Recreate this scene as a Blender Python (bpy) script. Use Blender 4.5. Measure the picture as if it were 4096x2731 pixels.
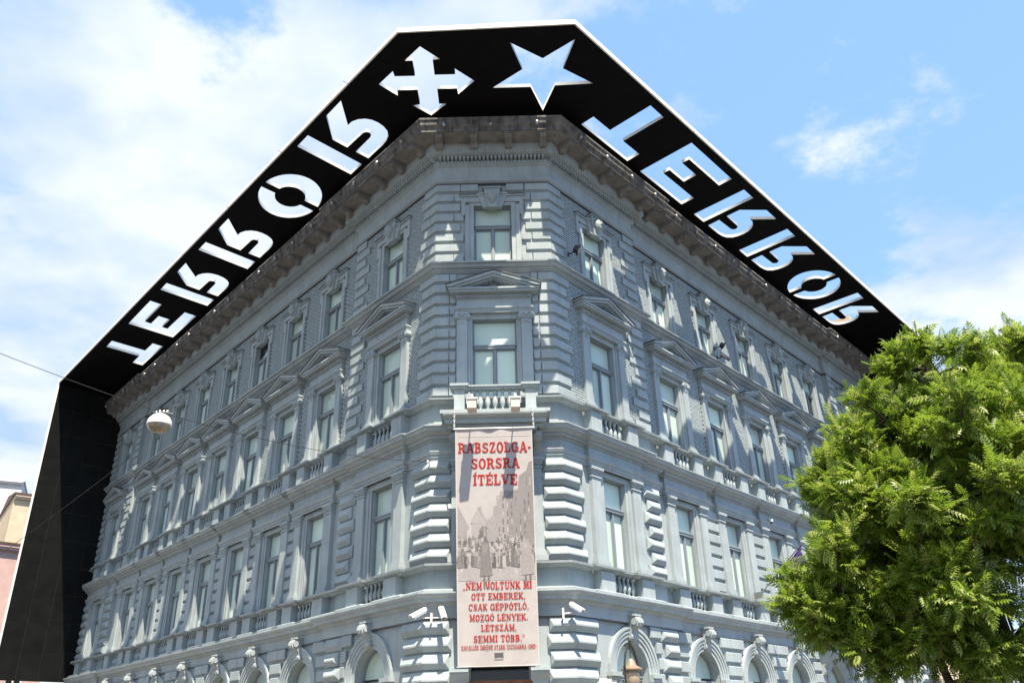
import bpy, bmesh, math, random
import numpy as np
from mathutils import Vector, Matrix
random.seed(7); rng = np.random.default_rng(7)
scene = bpy.context.scene
for o in list(bpy.data.objects): bpy.data.objects.remove(o)
COL = scene.collection
H = 1.7                                   # eye height; all z below are measured from the eye
R_ = math.radians

# ------------------------------------------------------------------ camera
P = dict(f=3333.2426, pitch=.44839393, yaw=.0063731, roll=-.0267891, cx=.3745954, cy=-22.3700315,
         thL=48.92225, thR=48.54312, pL=1.330755, pR=1.331027)
cd = bpy.data.cameras.new('camera'); cam = bpy.data.objects.new('camera', cd); COL.objects.link(cam)
cd.sensor_width = 36; cd.lens = P['f'] / 4096 * 36; cd.clip_end = 2000; cd.clip_start = .1
cy_, sy_ = math.cos(P['yaw']), math.sin(P['yaw']); cp_, sp_ = math.cos(P['pitch']), math.sin(P['pitch'])
fw = Vector((sy_ * cp_, cy_ * cp_, sp_)); rt = Vector((cy_, -sy_, 0)); up = rt.cross(fw)
cr_, sr_ = math.cos(P['roll']), math.sin(P['roll'])
r2 = rt * cr_ + up * sr_; u2 = -rt * sr_ + up * cr_
m = Matrix((r2, u2, -fw)).transposed().to_4x4(); m.translation = Vector((P['cx'], P['cy'], H)); cam.matrix_world = m
scene.camera = cam

# ------------------------------------------------------------------ sky, sun, exposure
AZ, EL = R_(13.9), R_(64.3)
tosun = Vector((math.sin(AZ) * math.cos(EL), -math.cos(AZ) * math.cos(EL), math.sin(EL)))
sd = bpy.data.lights.new('sun', 'SUN'); sun = bpy.data.objects.new('sun', sd); COL.objects.link(sun)
sd.energy = 5.0; sd.angle = R_(.5); sd.color = (1, .86, .685)
sun.rotation_euler = tosun.to_track_quat('Z', 'Y').to_euler()
w = bpy.data.worlds.new('World'); scene.world = w; w.use_nodes = True
nt = w.node_tree; nt.nodes.clear(); N = nt.nodes.new; L = nt.links.new
out = N('ShaderNodeOutputWorld'); sky = N('ShaderNodeTexSky'); sky.sky_type = 'NISHITA'; sky.sun_disc = False
sky.sun_elevation = EL; sky.sun_rotation = math.pi - AZ; sky.air_density = 1.0; sky.dust_density = .6; sky.ozone_density = 1.5
bg = N('ShaderNodeBackground'); bg.inputs[1].default_value = .13; L(sky.outputs[0], bg.inputs[0])
tc = N('ShaderNodeTexCoord'); sep = N('ShaderNodeSeparateXYZ'); L(tc.outputs['Generated'], sep.inputs[0])
def mth(op, a, b=None, c=None):
    n = N('ShaderNodeMath'); n.operation = op
    for i, v in enumerate((a, b, c)):
        if v is None: continue
        if isinstance(v, (int, float)): n.inputs[i].default_value = v
        else: L(v, n.inputs[i])
    return n.outputs[0]
zc = mth('MAXIMUM', mth('ADD', sep.outputs[2], .12), .08)
px, py = mth('DIVIDE', sep.outputs[0], zc), mth('DIVIDE', sep.outputs[1], zc)
cmb = N('ShaderNodeCombineXYZ'); L(px, cmb.inputs[0]); L(py, cmb.inputs[1])
n1 = N('ShaderNodeTexNoise'); n1.inputs['Scale'].default_value = 1.5; n1.inputs['Detail'].default_value = 9; n1.inputs['Roughness'].default_value = .58; n1.inputs['Distortion'].default_value = .35
mp = N('ShaderNodeMapping'); mp.inputs['Location'].default_value = (3.1, 1.7, 0); L(cmb.outputs[0], mp.inputs[0]); L(mp.outputs[0], n1.inputs['Vector'])
# cloudier towards the west (left), clearer to the right, a bank low on the right
bias = mth('MULTIPLY', sep.outputs[0], -.62)
low = mth('MULTIPLY', mth('MAXIMUM', mth('SUBTRACT', .40, sep.outputs[2]), 0), 1.5)
def lobe(d, cosr, amt):
    vm = N('ShaderNodeVectorMath'); vm.operation = 'DOT_PRODUCT'; L(tc.outputs['Generated'], vm.inputs[0]); vm.inputs[1].default_value = d
    r = N('ShaderNodeMapRange'); r.interpolation_type = 'SMOOTHSTEP'; L(vm.outputs['Value'], r.inputs[0]); r.inputs[1].default_value = cosr; r.inputs[2].default_value = 1.0; r.inputs[4].default_value = amt; return r.outputs[0]
n3 = N('ShaderNodeTexNoise'); n3.inputs['Scale'].default_value = 6; n3.inputs['Detail'].default_value = 10; n3.inputs['Roughness'].default_value = .62; L(mp.outputs[0], n3.inputs['Vector'])
fine = mth('MULTIPLY', mth('SUBTRACT', n3.outputs[0], .5), 1.2)
lob = lobe((.50, .77, .395), .988, .62)
for d, c, a in (((.405, .695, .594), .991, .31), ((-.25, .70, .66), .90, .19), ((-.489, .705, .513), .994, -.30), ((-.294, .66, .69), .995, -.26)):
    lob = mth('ADD', lob, lobe(d, c, a))
val = mth('ADD', mth('ADD', mth('ADD', n1.outputs[0], bias), low), mth('ADD', fine, lob))
cr = N('ShaderNodeMapRange'); cr.interpolation_type = 'SMOOTHSTEP'; L(val, cr.inputs[0])
cr.inputs[1].default_value = .40; cr.inputs[2].default_value = .72; cr.inputs[3].default_value = .0
n2 = N('ShaderNodeTexNoise'); n2.inputs['Scale'].default_value = 3; n2.inputs['Detail'].default_value = 6; L(cmb.outputs[0], n2.inputs['Vector'])
cc = N('ShaderNodeMix'); cc.data_type = 'RGBA'; cc.inputs[6].default_value = (.50, .68, .96, 1); cc.inputs[7].default_value = (.90, .965, 1.05, 1)
ccr = N('ShaderNodeMapRange'); L(n2.outputs[0], ccr.inputs[0]); ccr.inputs[1].default_value = .36; ccr.inputs[2].default_value = .60; L(ccr.outputs[0], cc.inputs[0])
bg2 = N('ShaderNodeBackground'); bg2.inputs[1].default_value = .43; L(cc.outputs[2], bg2.inputs[0])
veil = N('ShaderNodeBackground'); veil.inputs[0].default_value = (.33, .60, 1.08, 1); veil.inputs[1].default_value = .47
mv = N('ShaderNodeMixShader'); mv.inputs[0].default_value = .62; L(bg.outputs[0], mv.inputs[1]); L(veil.outputs[0], mv.inputs[2])
mx = N('ShaderNodeMixShader'); L(cr.outputs[0], mx.inputs[0]); L(mv.outputs[0], mx.inputs[1]); L(bg2.outputs[0], mx.inputs[2]); L(mx.outputs[0], out.inputs[0])
scene.view_settings.view_transform = 'Standard'; scene.view_settings.look = 'None'
scene.view_settings.exposure = 1.32; scene.view_settings.gamma = 1; scene.view_settings.use_curve_mapping = False

# ------------------------------------------------------------------ materials
def mat(name, col, rough=.6, var=.0, vscale=2., bump=0., bscale=30., metal=0., spec=.5, streak=0., streakcol=(.03, .028, .025), emit=None, transl=0.):
    m = bpy.data.materials.new(name); m.use_nodes = True; t = m.node_tree; b = t.nodes['Principled BSDF']
    b.inputs['Base Color'].default_value = (*col, 1); b.inputs['Roughness'].default_value = rough
    b.inputs['Metallic'].default_value = metal; b.inputs['Specular IOR Level'].default_value = spec
    geo = t.nodes.new('ShaderNodeNewGeometry'); last = None
    if var:
        n = t.nodes.new('ShaderNodeTexNoise'); n.inputs['Scale'].default_value = vscale; n.inputs['Detail'].default_value = 6
        t.links.new(geo.outputs['Position'], n.inputs['Vector'])
        mr = t.nodes.new('ShaderNodeMapRange'); mr.inputs[1].default_value = .3; mr.inputs[2].default_value = .7
        t.links.new(n.outputs[0], mr.inputs[0])
        mx = t.nodes.new('ShaderNodeMix'); mx.data_type = 'RGBA'
        mx.inputs[6].default_value = (*[c * (1 - var) for c in col], 1); mx.inputs[7].default_value = (*[min(1, c * (1 + var)) for c in col], 1)
        t.links.new(mr.outputs[0], mx.inputs[0]); last = mx.outputs[2]
    if streak:
        mp = t.nodes.new('ShaderNodeMapping'); mp.inputs['Scale'].default_value = (3.2, 3.2, .35)
        t.links.new(geo.outputs['Position'], mp.inputs[0])
        n = t.nodes.new('ShaderNodeTexNoise'); n.inputs['Scale'].default_value = 1.6; n.inputs['Detail'].default_value = 7; n.inputs['Roughness'].default_value = .7
        t.links.new(mp.outputs[0], n.inputs['Vector'])
        mr = t.nodes.new('ShaderNodeMapRange'); mr.inputs[1].default_value = .48; mr.inputs[2].default_value = .72; mr.inputs[4].default_value = streak
        t.links.new(n.outputs[0], mr.inputs[0])
        mx = t.nodes.new('ShaderNodeMix'); mx.data_type = 'RGBA'; t.links.new(mr.outputs[0], mx.inputs[0])
        if last: t.links.new(last, mx.inputs[6])
        else: mx.inputs[6].default_value = (*col, 1)
        mx.inputs[7].default_value = (*streakcol, 1); last = mx.outputs[2]
    if last: t.links.new(last, b.inputs['Base Color'])
    if bump:
        n = t.nodes.new('ShaderNodeTexNoise'); n.inputs['Scale'].default_value = bscale; n.inputs['Detail'].default_value = 4
        t.links.new(geo.outputs['Position'], n.inputs['Vector'])
        bp = t.nodes.new('ShaderNodeBump'); bp.inputs['Strength'].default_value = bump; bp.inputs['Distance'].default_value = .02
        t.links.new(n.outputs[0], bp.inputs['Height']); t.links.new(bp.outputs[0], b.inputs['Normal'])
    if emit: b.inputs['Emission Color'].default_value = (*emit, 1); b.inputs['Emission Strength'].default_value = 1
    if transl:
        tr = t.nodes.new('ShaderNodeBsdfTranslucent'); tr.inputs[0].default_value = (*[min(1, c * 1.6) for c in col], 1)
        ms = t.nodes.new('ShaderNodeMixShader'); ms.inputs[0].default_value = transl
        t.links.new(b.outputs[0], ms.inputs[1]); t.links.new(tr.outputs[0], ms.inputs[2])
        t.links.new(ms.outputs[0], t.nodes['Material Output'].inputs[0])
    return m
PAINT = (.325, .385, .40)
M = dict(
    wall=mat('grey_paint', PAINT, .7, .13, .9, .2, 25, spec=.2, streak=.34, streakcol=(.19, .20, .20)),
    brick=mat('painted_brick', PAINT, .75, .14, 7, .2, 60, spec=.2, streak=.14, streakcol=(.24, .25, .26)),
    mortar=mat('brick_joint', (.045, .048, .05), .85, .1, 6, spec=.1),
    trim=mat('grey_trim', (.338, .395, .41), .65, .10, 1.6, .15, 40, spec=.2, streak=.32, streakcol=(.17, .17, .16)),
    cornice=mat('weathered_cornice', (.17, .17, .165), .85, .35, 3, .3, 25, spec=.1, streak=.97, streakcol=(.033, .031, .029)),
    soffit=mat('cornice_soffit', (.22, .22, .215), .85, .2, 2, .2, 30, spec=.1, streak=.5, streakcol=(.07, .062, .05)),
    frame=mat('window_frame_paint', (.21, .25, .275), .45, .05, 3),
    pane=mat('blind_glass', (.56, .70, .62), .28, .04, .8, spec=.4),
    dark=mat('dark_glass', (.012, .014, .016), .12, spec=.6),
    flash_shade=mat('lead_flashing_and_shade', (.07, .07, .07), .5, .15, 3),  # lead flashing, and the painted shade of two wall grooves
    black=mat('black_panel', (.0045, .0042, .005), .6, .25, 2, spec=.08),
    bpanel=mat('black_panel_gloss', (.008, .009, .009), .42, .3, 1.5, spec=.2),
    edge=mat('panel_edge', (.55, .58, .58), .5, .05, 3),
    white=mat('white_metal', (.82, .82, .80), .35, .04, 5),
    cam=mat('camera_casing', (.80, .79, .78), .4, .04, 9),
    metal=mat('grey_metal', (.35, .35, .34), .35, .1, 9, metal=.8),
    dmetal=mat('black_metal', (.02, .02, .022), .4, .2, 9),
    red=mat('red_ink', (.36, .032, .03), .75, .08, 20, spec=.15),
    banner=mat('banner_cloth', (.43, .41, .40), .8, .05, 4, .12, 60, spec=.1),
    wood=mat('worn_wood', (.20, .085, .035), .6, .35, 6, .3, 60),
    asphalt=mat('asphalt', (.05, .05, .052), .9, .2, 3, .3, 60),
    paving=mat('paving', (.18, .155, .125), .85, .12, 2, .2, 30),
    kerb=mat('kerb_stone', (.36, .35, .33), .8, .15, 4, .2, 30),
    bark=mat('bark', (.06, .045, .033), .9, .4, 14, .8, 60),
    cream=mat('cream_render', (.52, .43, .31), .85, .12, 1.5, .1, 20),
    pink=mat('pink_render', (.50, .35, .32), .85, .1, 1.5, .1, 20),
    pale=mat('pale_render', (.58, .58, .57), .85, .06, 1.5, .1, 20),
    stone=mat('brown_stone', (.28, .235, .18), .85, .2, 3, .3, 30),
    tile=mat('roof_tiles', (.10, .06, .045), .8, .3, 6),
    redsign=mat('red_sign', (.65, .02, .015), .4, .05, 3),
    purple=mat('purple_flag', (.05, .025, .16), .8, .1, 6),
    opal=mat('opal_glass', (.42, .35, .24), .25, .06, 6),
    lampglass=mat('lamp_refractor', (.28, .23, .15), .12, .3, 18, spec=.8),
    lens=mat('lens_glass', (.03, .03, .035), .05, spec=1),
)
t = M['pane'].node_tree; oi = t.nodes.new('ShaderNodeObjectInfo'); hs = t.nodes.new('ShaderNodeHueSaturation'); bs = t.nodes['Principled BSDF']
src = bs.inputs['Base Color'].links[0].from_socket; t.links.new(src, hs.inputs['Color']); t.links.new(hs.outputs[0], bs.inputs['Base Color'])
mr = t.nodes.new('ShaderNodeMapRange'); mr.inputs[3].default_value = .72; mr.inputs[4].default_value = 1.08; t.links.new(oi.outputs['Random'], mr.inputs[0]); t.links.new(mr.outputs[0], hs.inputs['Value'])
mr = t.nodes.new('ShaderNodeMapRange'); mr.inputs[3].default_value = .08; mr.inputs[4].default_value = .35; t.links.new(oi.outputs['Random'], mr.inputs[0]); t.links.new(mr.outputs[0], bs.inputs['Roughness'])
LEAF = []
for i, c in enumerate([(.16, .24, .024), (.11, .18, .02), (.25, .31, .07)]):
    LEAF.append(mat('ash_leaf_%s' % 'abc'[i], c, .42, .18, 6, spec=.5, transl=.40))
GREY = [mat('print_grey_%s' % 'abcdefg'[i], (v * .74, v * .70, v * .69), .8, .1, 20, spec=.1) for i, v in enumerate([.15, .21, .27, .33, .41, .47, .53])]

# ------------------------------------------------------------------ mesh helpers
class MB:
    def __init__(s): s.v = []; s.f = []; s.m = []
    def add(s, vs, fs, mi=0):
        b = len(s.v); s.v += [tuple(v) for v in vs]; s.f += [tuple(i + b for i in f) for f in fs]; s.m += [mi] * len(fs); return s
    def box(s, x0, x1, y0, y1, z0, z1, mi=0):
        return s.add([(x, y, z) for z in (z0, z1) for y in (y0, y1) for x in (x0, x1)],
                     [(0, 2, 3, 1), (4, 5, 7, 6), (0, 1, 5, 4), (2, 6, 7, 3), (0, 4, 6, 2), (1, 3, 7, 5)], mi)
    def prism(s, poly, a, b, ax='y', mi=0):         # poly in the two other axes
        n = len(poly)
        def q(p, t): return {'y': (p[0], t, p[1]), 'x': (t, p[0], p[1]), 'z': (p[0], p[1], t)}[ax]
        vs = [q(p, a) for p in poly] + [q(p, b) for p in poly]
        return s.add(vs, [tuple(range(n)), tuple(range(2 * n - 1, n - 1, -1))] + [(i, (i + 1) % n, n + (i + 1) % n, n + i) for i in range(n)], mi)
    def lathe(s, prof, c=(0, 0, 0), n=12, mi=0):    # prof (r,z), axis z
        vs = []; fs = []
        for r, z in prof:
            for k in range(n):
                a = 2 * math.pi * k / n; vs.append((c[0] + r * math.cos(a), c[1] + r * math.sin(a), c[2] + z))
        for i in range(len(prof) - 1):
            for k in range(n):
                fs.append((i * n + k, i * n + (k + 1) % n, (i + 1) * n + (k + 1) % n, (i + 1) * n + k))
        fs.append(tuple(range(n))); fs.append(tuple((len(prof) - 1) * n + k for k in range(n)))
        return s.add(vs, fs, mi)
    def tube(s, pts, r, n=8, mi=0):
        pts = [Vector(p) for p in pts]; vs = []; fs = []; k0 = len(pts)
        if not isinstance(r, (list, tuple)): r = [r] * k0
        for i, p in enumerate(pts):
            d = (pts[min(i + 1, k0 - 1)] - pts[max(i - 1, 0)]).normalized()
            a = d.orthogonal().normalized() if i == 0 else (a - d * a.dot(d)).normalized()
            b = d.cross(a)
            for k in range(n):
                t = 2 * math.pi * k / n; vs.append(p + (a * math.cos(t) + b * math.sin(t)) * r[i])
        for i in range(k0 - 1):
            for k in range(n): fs.append((i * n + k, i * n + (k + 1) % n, (i + 1) * n + (k + 1) % n, (i + 1) * n + k))
        fs.append(tuple(range(n))); fs.append(tuple((k0 - 1) * n + k for k in range(n)))
        return s.add(vs, fs, mi)
    def mesh(s, name, mats):
        me = bpy.data.meshes.new(name); me.from_pydata(s.v, [], s.f)
        bm = bmesh.new(); bm.from_mesh(me)
        if len(s.m) == len(bm.faces):
            for f, k in zip(bm.faces, s.m): f.material_index = k
        bmesh.ops.recalc_face_normals(bm, faces=bm.faces); bm.to_mesh(me); bm.free()
        for m_ in (mats if isinstance(mats, (list, tuple)) else [mats]): me.materials.append(m_)
        return me
def obj(name, me, parent=None, M_=None):
    o = bpy.data.objects.new(name, me); COL.objects.link(o)
    if parent: o.parent = parent
    if M_ is not None: o.matrix_local = M_
    return o
def thing(name, label, cat, loc=(0, 0, 0), group=None, M_=None):
    o = bpy.data.objects.new(name, None); COL.objects.link(o); o.empty_display_size = .3
    if M_ is not None: o.matrix_world = M_
    else: o.location = loc
    o['label'] = label; o['category'] = cat
    if group: o['group'] = group
    return o
def tag(o, label, cat, group=None):
    o['label'] = label; o['category'] = cat
    if group: o['group'] = group
    return o
def struct(o): o['kind'] = 'structure'; return o
def smooth(me):
    me.polygons.foreach_set('use_smooth', [True] * len(me.polygons)); return me

# facade frames: s along the wall away from the corner, o outward, z above the eye
def fr(w):
    if w == 'C': return Vector((1, 0, 0)), Vector((0, -1, 0)), 0.
    th = R_(P['th' + w]); g = -1 if w == 'L' else 1
    return Vector((g * math.cos(th), math.sin(th), 0)), Vector((g * math.sin(th), -math.cos(th), 0)), P['p' + w]
FR = {k: fr(k) for k in 'LCR'}
def W(w, s, o, z=0.): t, n, p = FR[w]; return t * s + n * (p + o) + Vector((0, 0, z + H))
def FM(w, s, o=0., z=0.):
    t, n, p = FR[w]; x = -t if w == 'L' else t
    m = Matrix((x, -n, Vector((0, 0, 1)))).transposed().to_4x4(); m.translation = W(w, s, o, z); return m
SG = {'L': -1, 'C': 1, 'R': 1}

EJ = {'L': .1266, 'R': .1821}                # how far the middle part of each wing steps back
END = {'L': 32.35, 'R': 28.1}; ST1 = 6.0; ST2 = {'L': 27.9, 'R': 23.3}
BAYS = [('C', 0., 0.)]
BAYS += [('L', 3.6257, 0.)] + [('L', 7.8534 + 3.004 * i, -EJ['L']) for i in range(7)] + [('L', 30.034, 0.)]
BAYS += [('R', 3.5967, 0.)] + [('R', 7.9030 + 3.3258 * i, -EJ['R']) for i in range(5)] + [('R', 25.5, 0.)]

def isect(w1, o1, w2, o2):
    t1, n1, p1 = FR[w1]; t2, n2, p2 = FR[w2]
    a = Matrix(((n1.x, n1.y), (n2.x, n2.y))); v = a.inverted() @ Vector((p1 + o1, p2 + o2)); return Vector((v.x, v.y, 0))
def zones(w, extra=()):
    """piecewise projection of a wing, from the corner outwards; extra = [(s0, s1, add)]"""
    if w == 'C': bp = [(-99, 99, 0.)]
    else: bp = [(-99, ST1, 0.), (ST1, ST2[w], -EJ[w]), (ST2[w], END[w], 0.)]
    for a, b, d in extra:
        nb = []
        for s0, s1, p in bp:
            if b <= s0 or a >= s1: nb.append((s0, s1, p)); continue
            if a > s0: nb.append((s0, a, p))
            nb.append((max(a, s0), min(b, s1), p + d))
            if b < s1: nb.append((b, s1, p))
        bp = nb
    return bp
def pathpts(o, ex={}, only='LCR'):
    """plan polyline at outward offset o, left end -> corner -> right end"""
    def wing(w):
        z = zones(w, ex.get(w, ())); pts = []
        for (a0, a1, pa), (b0, b1, pb) in zip(z, z[1:]):
            sb = a1 + (o if pa > pb else -o)
            pts += [W(w, sb, o + pa), W(w, sb, o + pb)]
        pts.append(W(w, z[-1][1] + o * .0, o + z[-1][2])); return pts
    cz = zones('C', ex.get('C', ())); cp = []
    for (a0, a1, pa), (b0, b1, pb) in zip(cz, cz[1:]):
        sb = a1 + (o if pa > pb else -o); cp += [W('C', sb, o + pa), W('C', sb, o + pb)]
    l0 = zones('L', ex.get('L', ()))[0][2]; r0 = zones('R', ex.get('R', ()))[0][2]
    cl = isect('L', o + l0, 'C', o + cz[0][2]); crn = isect('C', o + cz[-1][2], 'R', o + r0)
    res = []
    if 'L' in only: res += wing('L')[::-1]
    res.append(cl); res += cp; res.append(crn)
    if 'R' in only: res += wing('R')
    return [Vector((p.x, p.y, 0)) for p in res]
def sweep(name, prof, mt, parent, ex={}, back=True, mis=None):
    vs = []; fs = []; k = len(prof); ms = []
    for o, z in prof:
        pts = pathpts(o, ex); n = len(pts); vs += [(p.x, p.y, z + H) for p in pts]
    for i in range(k - 1):
        for j in range(n - 1):
            fs.append((i * n + j, i * n + j + 1, (i + 1) * n + j + 1, (i + 1) * n + j)); ms.append(mis[i] if mis else 0)
    fs.append(tuple(i * n for i in range(k))); fs.append(tuple(i * n + n - 1 for i in range(k))); ms += [0, 0]
    b = MB(); b.v = vs; b.f = fs; b.m = ms
    return obj(name, b.mesh(name, mt), parent)

# ------------------------------------------------------------------ ground
b = MB(); b.add([(-400, -400, -.02), (400, -400, -.02), (400, 400, -.02), (-400, 400, -.02)], [(0, 1, 2, 3)])
struct(obj('road', b.mesh('road', M['asphalt'])))
def pave(name, o_out, top, mt, base=-.3):
    vs = []
    inner = pathpts(base); outer = pathpts(o_out); n = len(inner)
    b = MB(); b.v = [(p.x, p.y, top) for p in inner] + [(p.x, p.y, top) for p in outer] + [(p.x, p.y, -.05) for p in outer]
    for j in range(n - 1):
        b.f.append((j, j + 1, n + j + 1, n + j)); b.m.append(0); b.f.append((n + j, n + j + 1, 2 * n + j + 1, 2 * n + j)); b.m.append(0)
    return struct(obj(name, b.mesh(name, mt)))
pave('pavement', 5.5, .12, M['paving']); pave('kerb', 5.65, .116, M['kerb'], 5.5)
b = MB(); b.add([(-16, -36, .0), (18, -36, .0), (18, -17.5, .0), (-16, -17.5, .0), (-16, -36, .12), (18, -36, .12), (18, -17.5, .12), (-16, -17.5, .12)],
                [(4, 5, 6, 7), (0, 1, 5, 4), (1, 2, 6, 5), (2, 3, 7, 6), (3, 0, 4, 7)])
struct(obj('near_pavement', b.mesh('near_pavement', M['paving'])))

# ------------------------------------------------------------------ the building
BLD = thing('corner_building', 'grey painted ornate corner building with pediments and three rows of tall windows', 'building', (0, 0, 0))

def wallmesh(x0, x1, z0, z1, holes, rd=.30):
    """front face at y=0 with openings; holes: (xa,xb,za,zb[,arch radius]); reveals of depth rd"""
    b = MB(); zcut = [8.92] if z0 < 8.92 < z1 else []; xs = sorted({x0, x1, *[h[0] for h in holes], *[h[1] for h in holes]}); zs = sorted({z0, z1, *zcut, *[h[2] for h in holes], *[h[3] + (h[4] if len(h) > 4 else 0) for h in holes]})
    for xa, xb in zip(xs, xs[1:]):
        for za, zb in zip(zs, zs[1:]):
            cx, cz = (xa + xb) / 2, (za + zb) / 2
            if any(h[0] < cx < h[1] and h[2] < cz < h[3] + (h[4] if len(h) > 4 else 0) for h in holes): continue
            b.add([(xa, 0, za), (xb, 0, za), (xb, 0, zb), (xa, 0, zb)], [(0, 1, 2, 3)], 1 if zb < 8.93 else 0)
    for h in holes:
        xa, xb, za, zb = h[:4]
        if len(h) > 4:
            r = h[4]; c = (xa + xb) / 2; n = 20; rim = [(xa, za), (xa, zb)] + [(c - r * math.cos(math.pi * k / n), zb + r * math.sin(math.pi * k / n)) for k in range(1, n)] + [(xb, zb), (xb, za)]
            arc = rim[1:-1]; top = zb + r
            for p, q in zip(arc, arc[1:]): b.add([(p[0], 0, p[1]), (q[0], 0, q[1]), (q[0], 0, top), (p[0], 0, top)], [(0, 1, 2, 3)])
        else: rim = [(xa, za), (xa, zb), (xb, zb), (xb, za)]
        rr = rim + [rim[0]]
        for p, q in zip(rr, rr[1:]): b.add([(p[0], 0, p[1]), (q[0], 0, q[1]), (q[0], rd, q[1]), (p[0], rd, p[1])], [(0, 1, 2, 3)], 1)
        b.add([(xa, rd, za), (xb, rd, za), (xb, rd, rim[len(rim) // 2][1] if len(h) < 5 else zb + h[4]), (xa, rd, rim[len(rim) // 2][1] if len(h) < 5 else zb + h[4])], [(0, 1, 2, 3)], 1)
    return b
W3, W2, W1 = .6, .618, .548
Z = dict(s3b=13.2, s3t=13.4)
def segs(w):
    if w == 'C':
        c0 = 1.765; return [(-c0, c0, 0., [0.])]
    bs = [s for ww, s, p in BAYS if ww == w]
    return [(1.16, ST1, 0., bs[:1]), (ST1, ST2[w], -EJ[w], bs[1:-1]), (ST2[w], END[w], 0., bs[-1:])]
def holes_for(w, cs, lev):
    hs = []
    for c in cs:
        x = SG[w] * c; e = .04 if w == 'C' else 0
        if lev == 3: hs.append((x - W3, x + W3, 13.38, 15.62))
        if lev == 2: hs += [(x - W2 - e, x + W2 + e, 8.86, 11.51), ] + ([(x - W2, x + W2, 8.1, 8.82)] if w != 'C' else [])
        if lev == 1 : hs += [(x - W1, x + W1, 4.22, 6.93)] + ([(x - W1, x + W1, 3.56, 4.18)] if w != 'C' else [])
        if lev == 0:
            if w == 'C': hs.append((-.72, .72, -1.58, 1.72))
            else: hs.append((x - .76, x + .76, .2, 1.65, .76))
    return hs
LV = {3: (13.0, 16.9, 0.), 2: (8.0, 13.0, 0.), 1: (3.4, 8.0, .06), 0: (-1.7, 3.4, .22)}
for w in 'LCR':
    for s0, s1, pr, cs in segs(w):
        for lev in (3, 2, 1, 0):
            z0, z1, oo = LV[lev]
            a, c = s0, s1
            if w == 'C': hw = isect('C', oo, 'R', oo).x; a, c = isect('L', oo, 'C', oo).x, hw
            else:
                if s0 < 2: a = (isect(w, oo, 'C', oo)).dot(FR[w][0])
            xa, xb = sorted((SG[w] * a, SG[w] * c))
            brick = lev in (3, 2) and w != 'C'
            mb = wallmesh(xa, xb, z0, z1, holes_for(w, cs, lev), .46 if lev == 0 else .30)
            # side return at the step of the wing
            if w != 'C' and pr == 0:
                for sx in ([s1] if s0 < 2 else [s0]):
                    x = SG[w] * sx; mb.add([(x, 0, z0), (x, .35, z0), (x, .35, z1), (x, 0, z1)], [(0, 1, 2, 3)], 1)
                if s0 > 2:
                    x = SG[w] * END[w]; mb.add([(x, 0, z0), (x, 8, z0), (x, 8, z1), (x, 0, z1)], [(0, 1, 2, 3)], 1)
            Mx = FM(w, 0, pr + oo)
            obj('wall', mb.mesh('wall', [M['mortar'] if brick else M['wall'], M['wall']]), BLD, Mx)
# roof and core so that nothing shows through
pp = pathpts(-.55); ap = Vector((.5, 30, 0)); b = MB()
vs = [(p.x, p.y, 18.2 + H) for p in pp]; n = len(vs); b.add(vs + [(ap.x - 14, 38, 18.25 + H), (ap.x + 12, 38, 18.25 + H)], [tuple(range(n)) + (n + 1, n)])
vs = [(p.x, p.y, z) for z in (0, 18.2 + H) for p in pp]; b.add(vs, [(i, i + 1, n + i + 1, n + i) for i in range(n - 1)])
obj('roof', b.mesh('roof', M['tile']), BLD)

# ---- continuous mouldings
sweep('main_cornice', [(0, 16.46), (.06, 16.5), (.13, 16.56), (.13, 16.62), (.06, 16.7), (.05, 17.14), (.10, 17.17), (.14, 17.20), (.14, 17.325), (.07, 17.33), (.07, 17.45), (.32, 17.46), (.38, 17.545), (.43, 17.56), (.43, 17.85)],
      M['trim'], BLD)
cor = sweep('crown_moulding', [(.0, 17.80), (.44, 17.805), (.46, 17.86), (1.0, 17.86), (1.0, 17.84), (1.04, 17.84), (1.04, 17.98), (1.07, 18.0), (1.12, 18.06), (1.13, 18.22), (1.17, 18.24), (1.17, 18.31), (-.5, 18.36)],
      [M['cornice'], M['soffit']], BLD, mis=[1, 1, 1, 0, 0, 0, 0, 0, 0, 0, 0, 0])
sweep('string_course', [(0, 13.10), (.06, 13.12), (.09, 13.16), (.12, 13.17), (.13, 13.2), (.22, 13.24), (.27, 13.32), (.33, 13.34), (.34, 13.39), (.0, 13.42)], [M['trim'], M['flash_shade']], BLD, mis=[0] * 8 + [1])
sweep('flashing_and_shade_strip', [(0, 16.44), (.085, 16.445), (.085, 16.485), (0, 16.49)], M['flash_shade'], BLD)  # shade of the groove under the frieze, painted as a dark strip
sweep('flashing_and_shade_strip', [(.2, 2.85), (.30, 2.852), (.30, 2.882), (.2, 2.884)], M['flash_shade'], BLD)  # dark strip in place of the groove shadow above the ground floor
def bayex(hw, add, centre=False):
    ex = {}
    for w, s, p in BAYS:
        if w == 'C' and not centre: continue
        ex.setdefault(w, []).append((s - hw, s + hw, add))
    return ex
def pedex(xi, xo, add):
    ex = {}
    for w, s, p in BAYS:
        if w == 'C': continue
        ex.setdefault(w, []).append((s - xo, s - xi, add)); ex[w].append((s + xi, s + xo, add))
    return ex
e1 = bayex(1.26, .13)
sweep('floor_cornice', [(.06, 7.64), (.12, 7.66), (.14, 7.70), (.22, 7.715), (.22, 7.79), (.28, 7.80), (.36, 7.87), (.42, 7.89), (.43, 7.95), (.48, 8.0), (.48, 8.03), (.0, 8.06)], [M['trim'], M['flash_shade']], BLD, e1, mis=[0] * 10 + [1])
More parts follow.
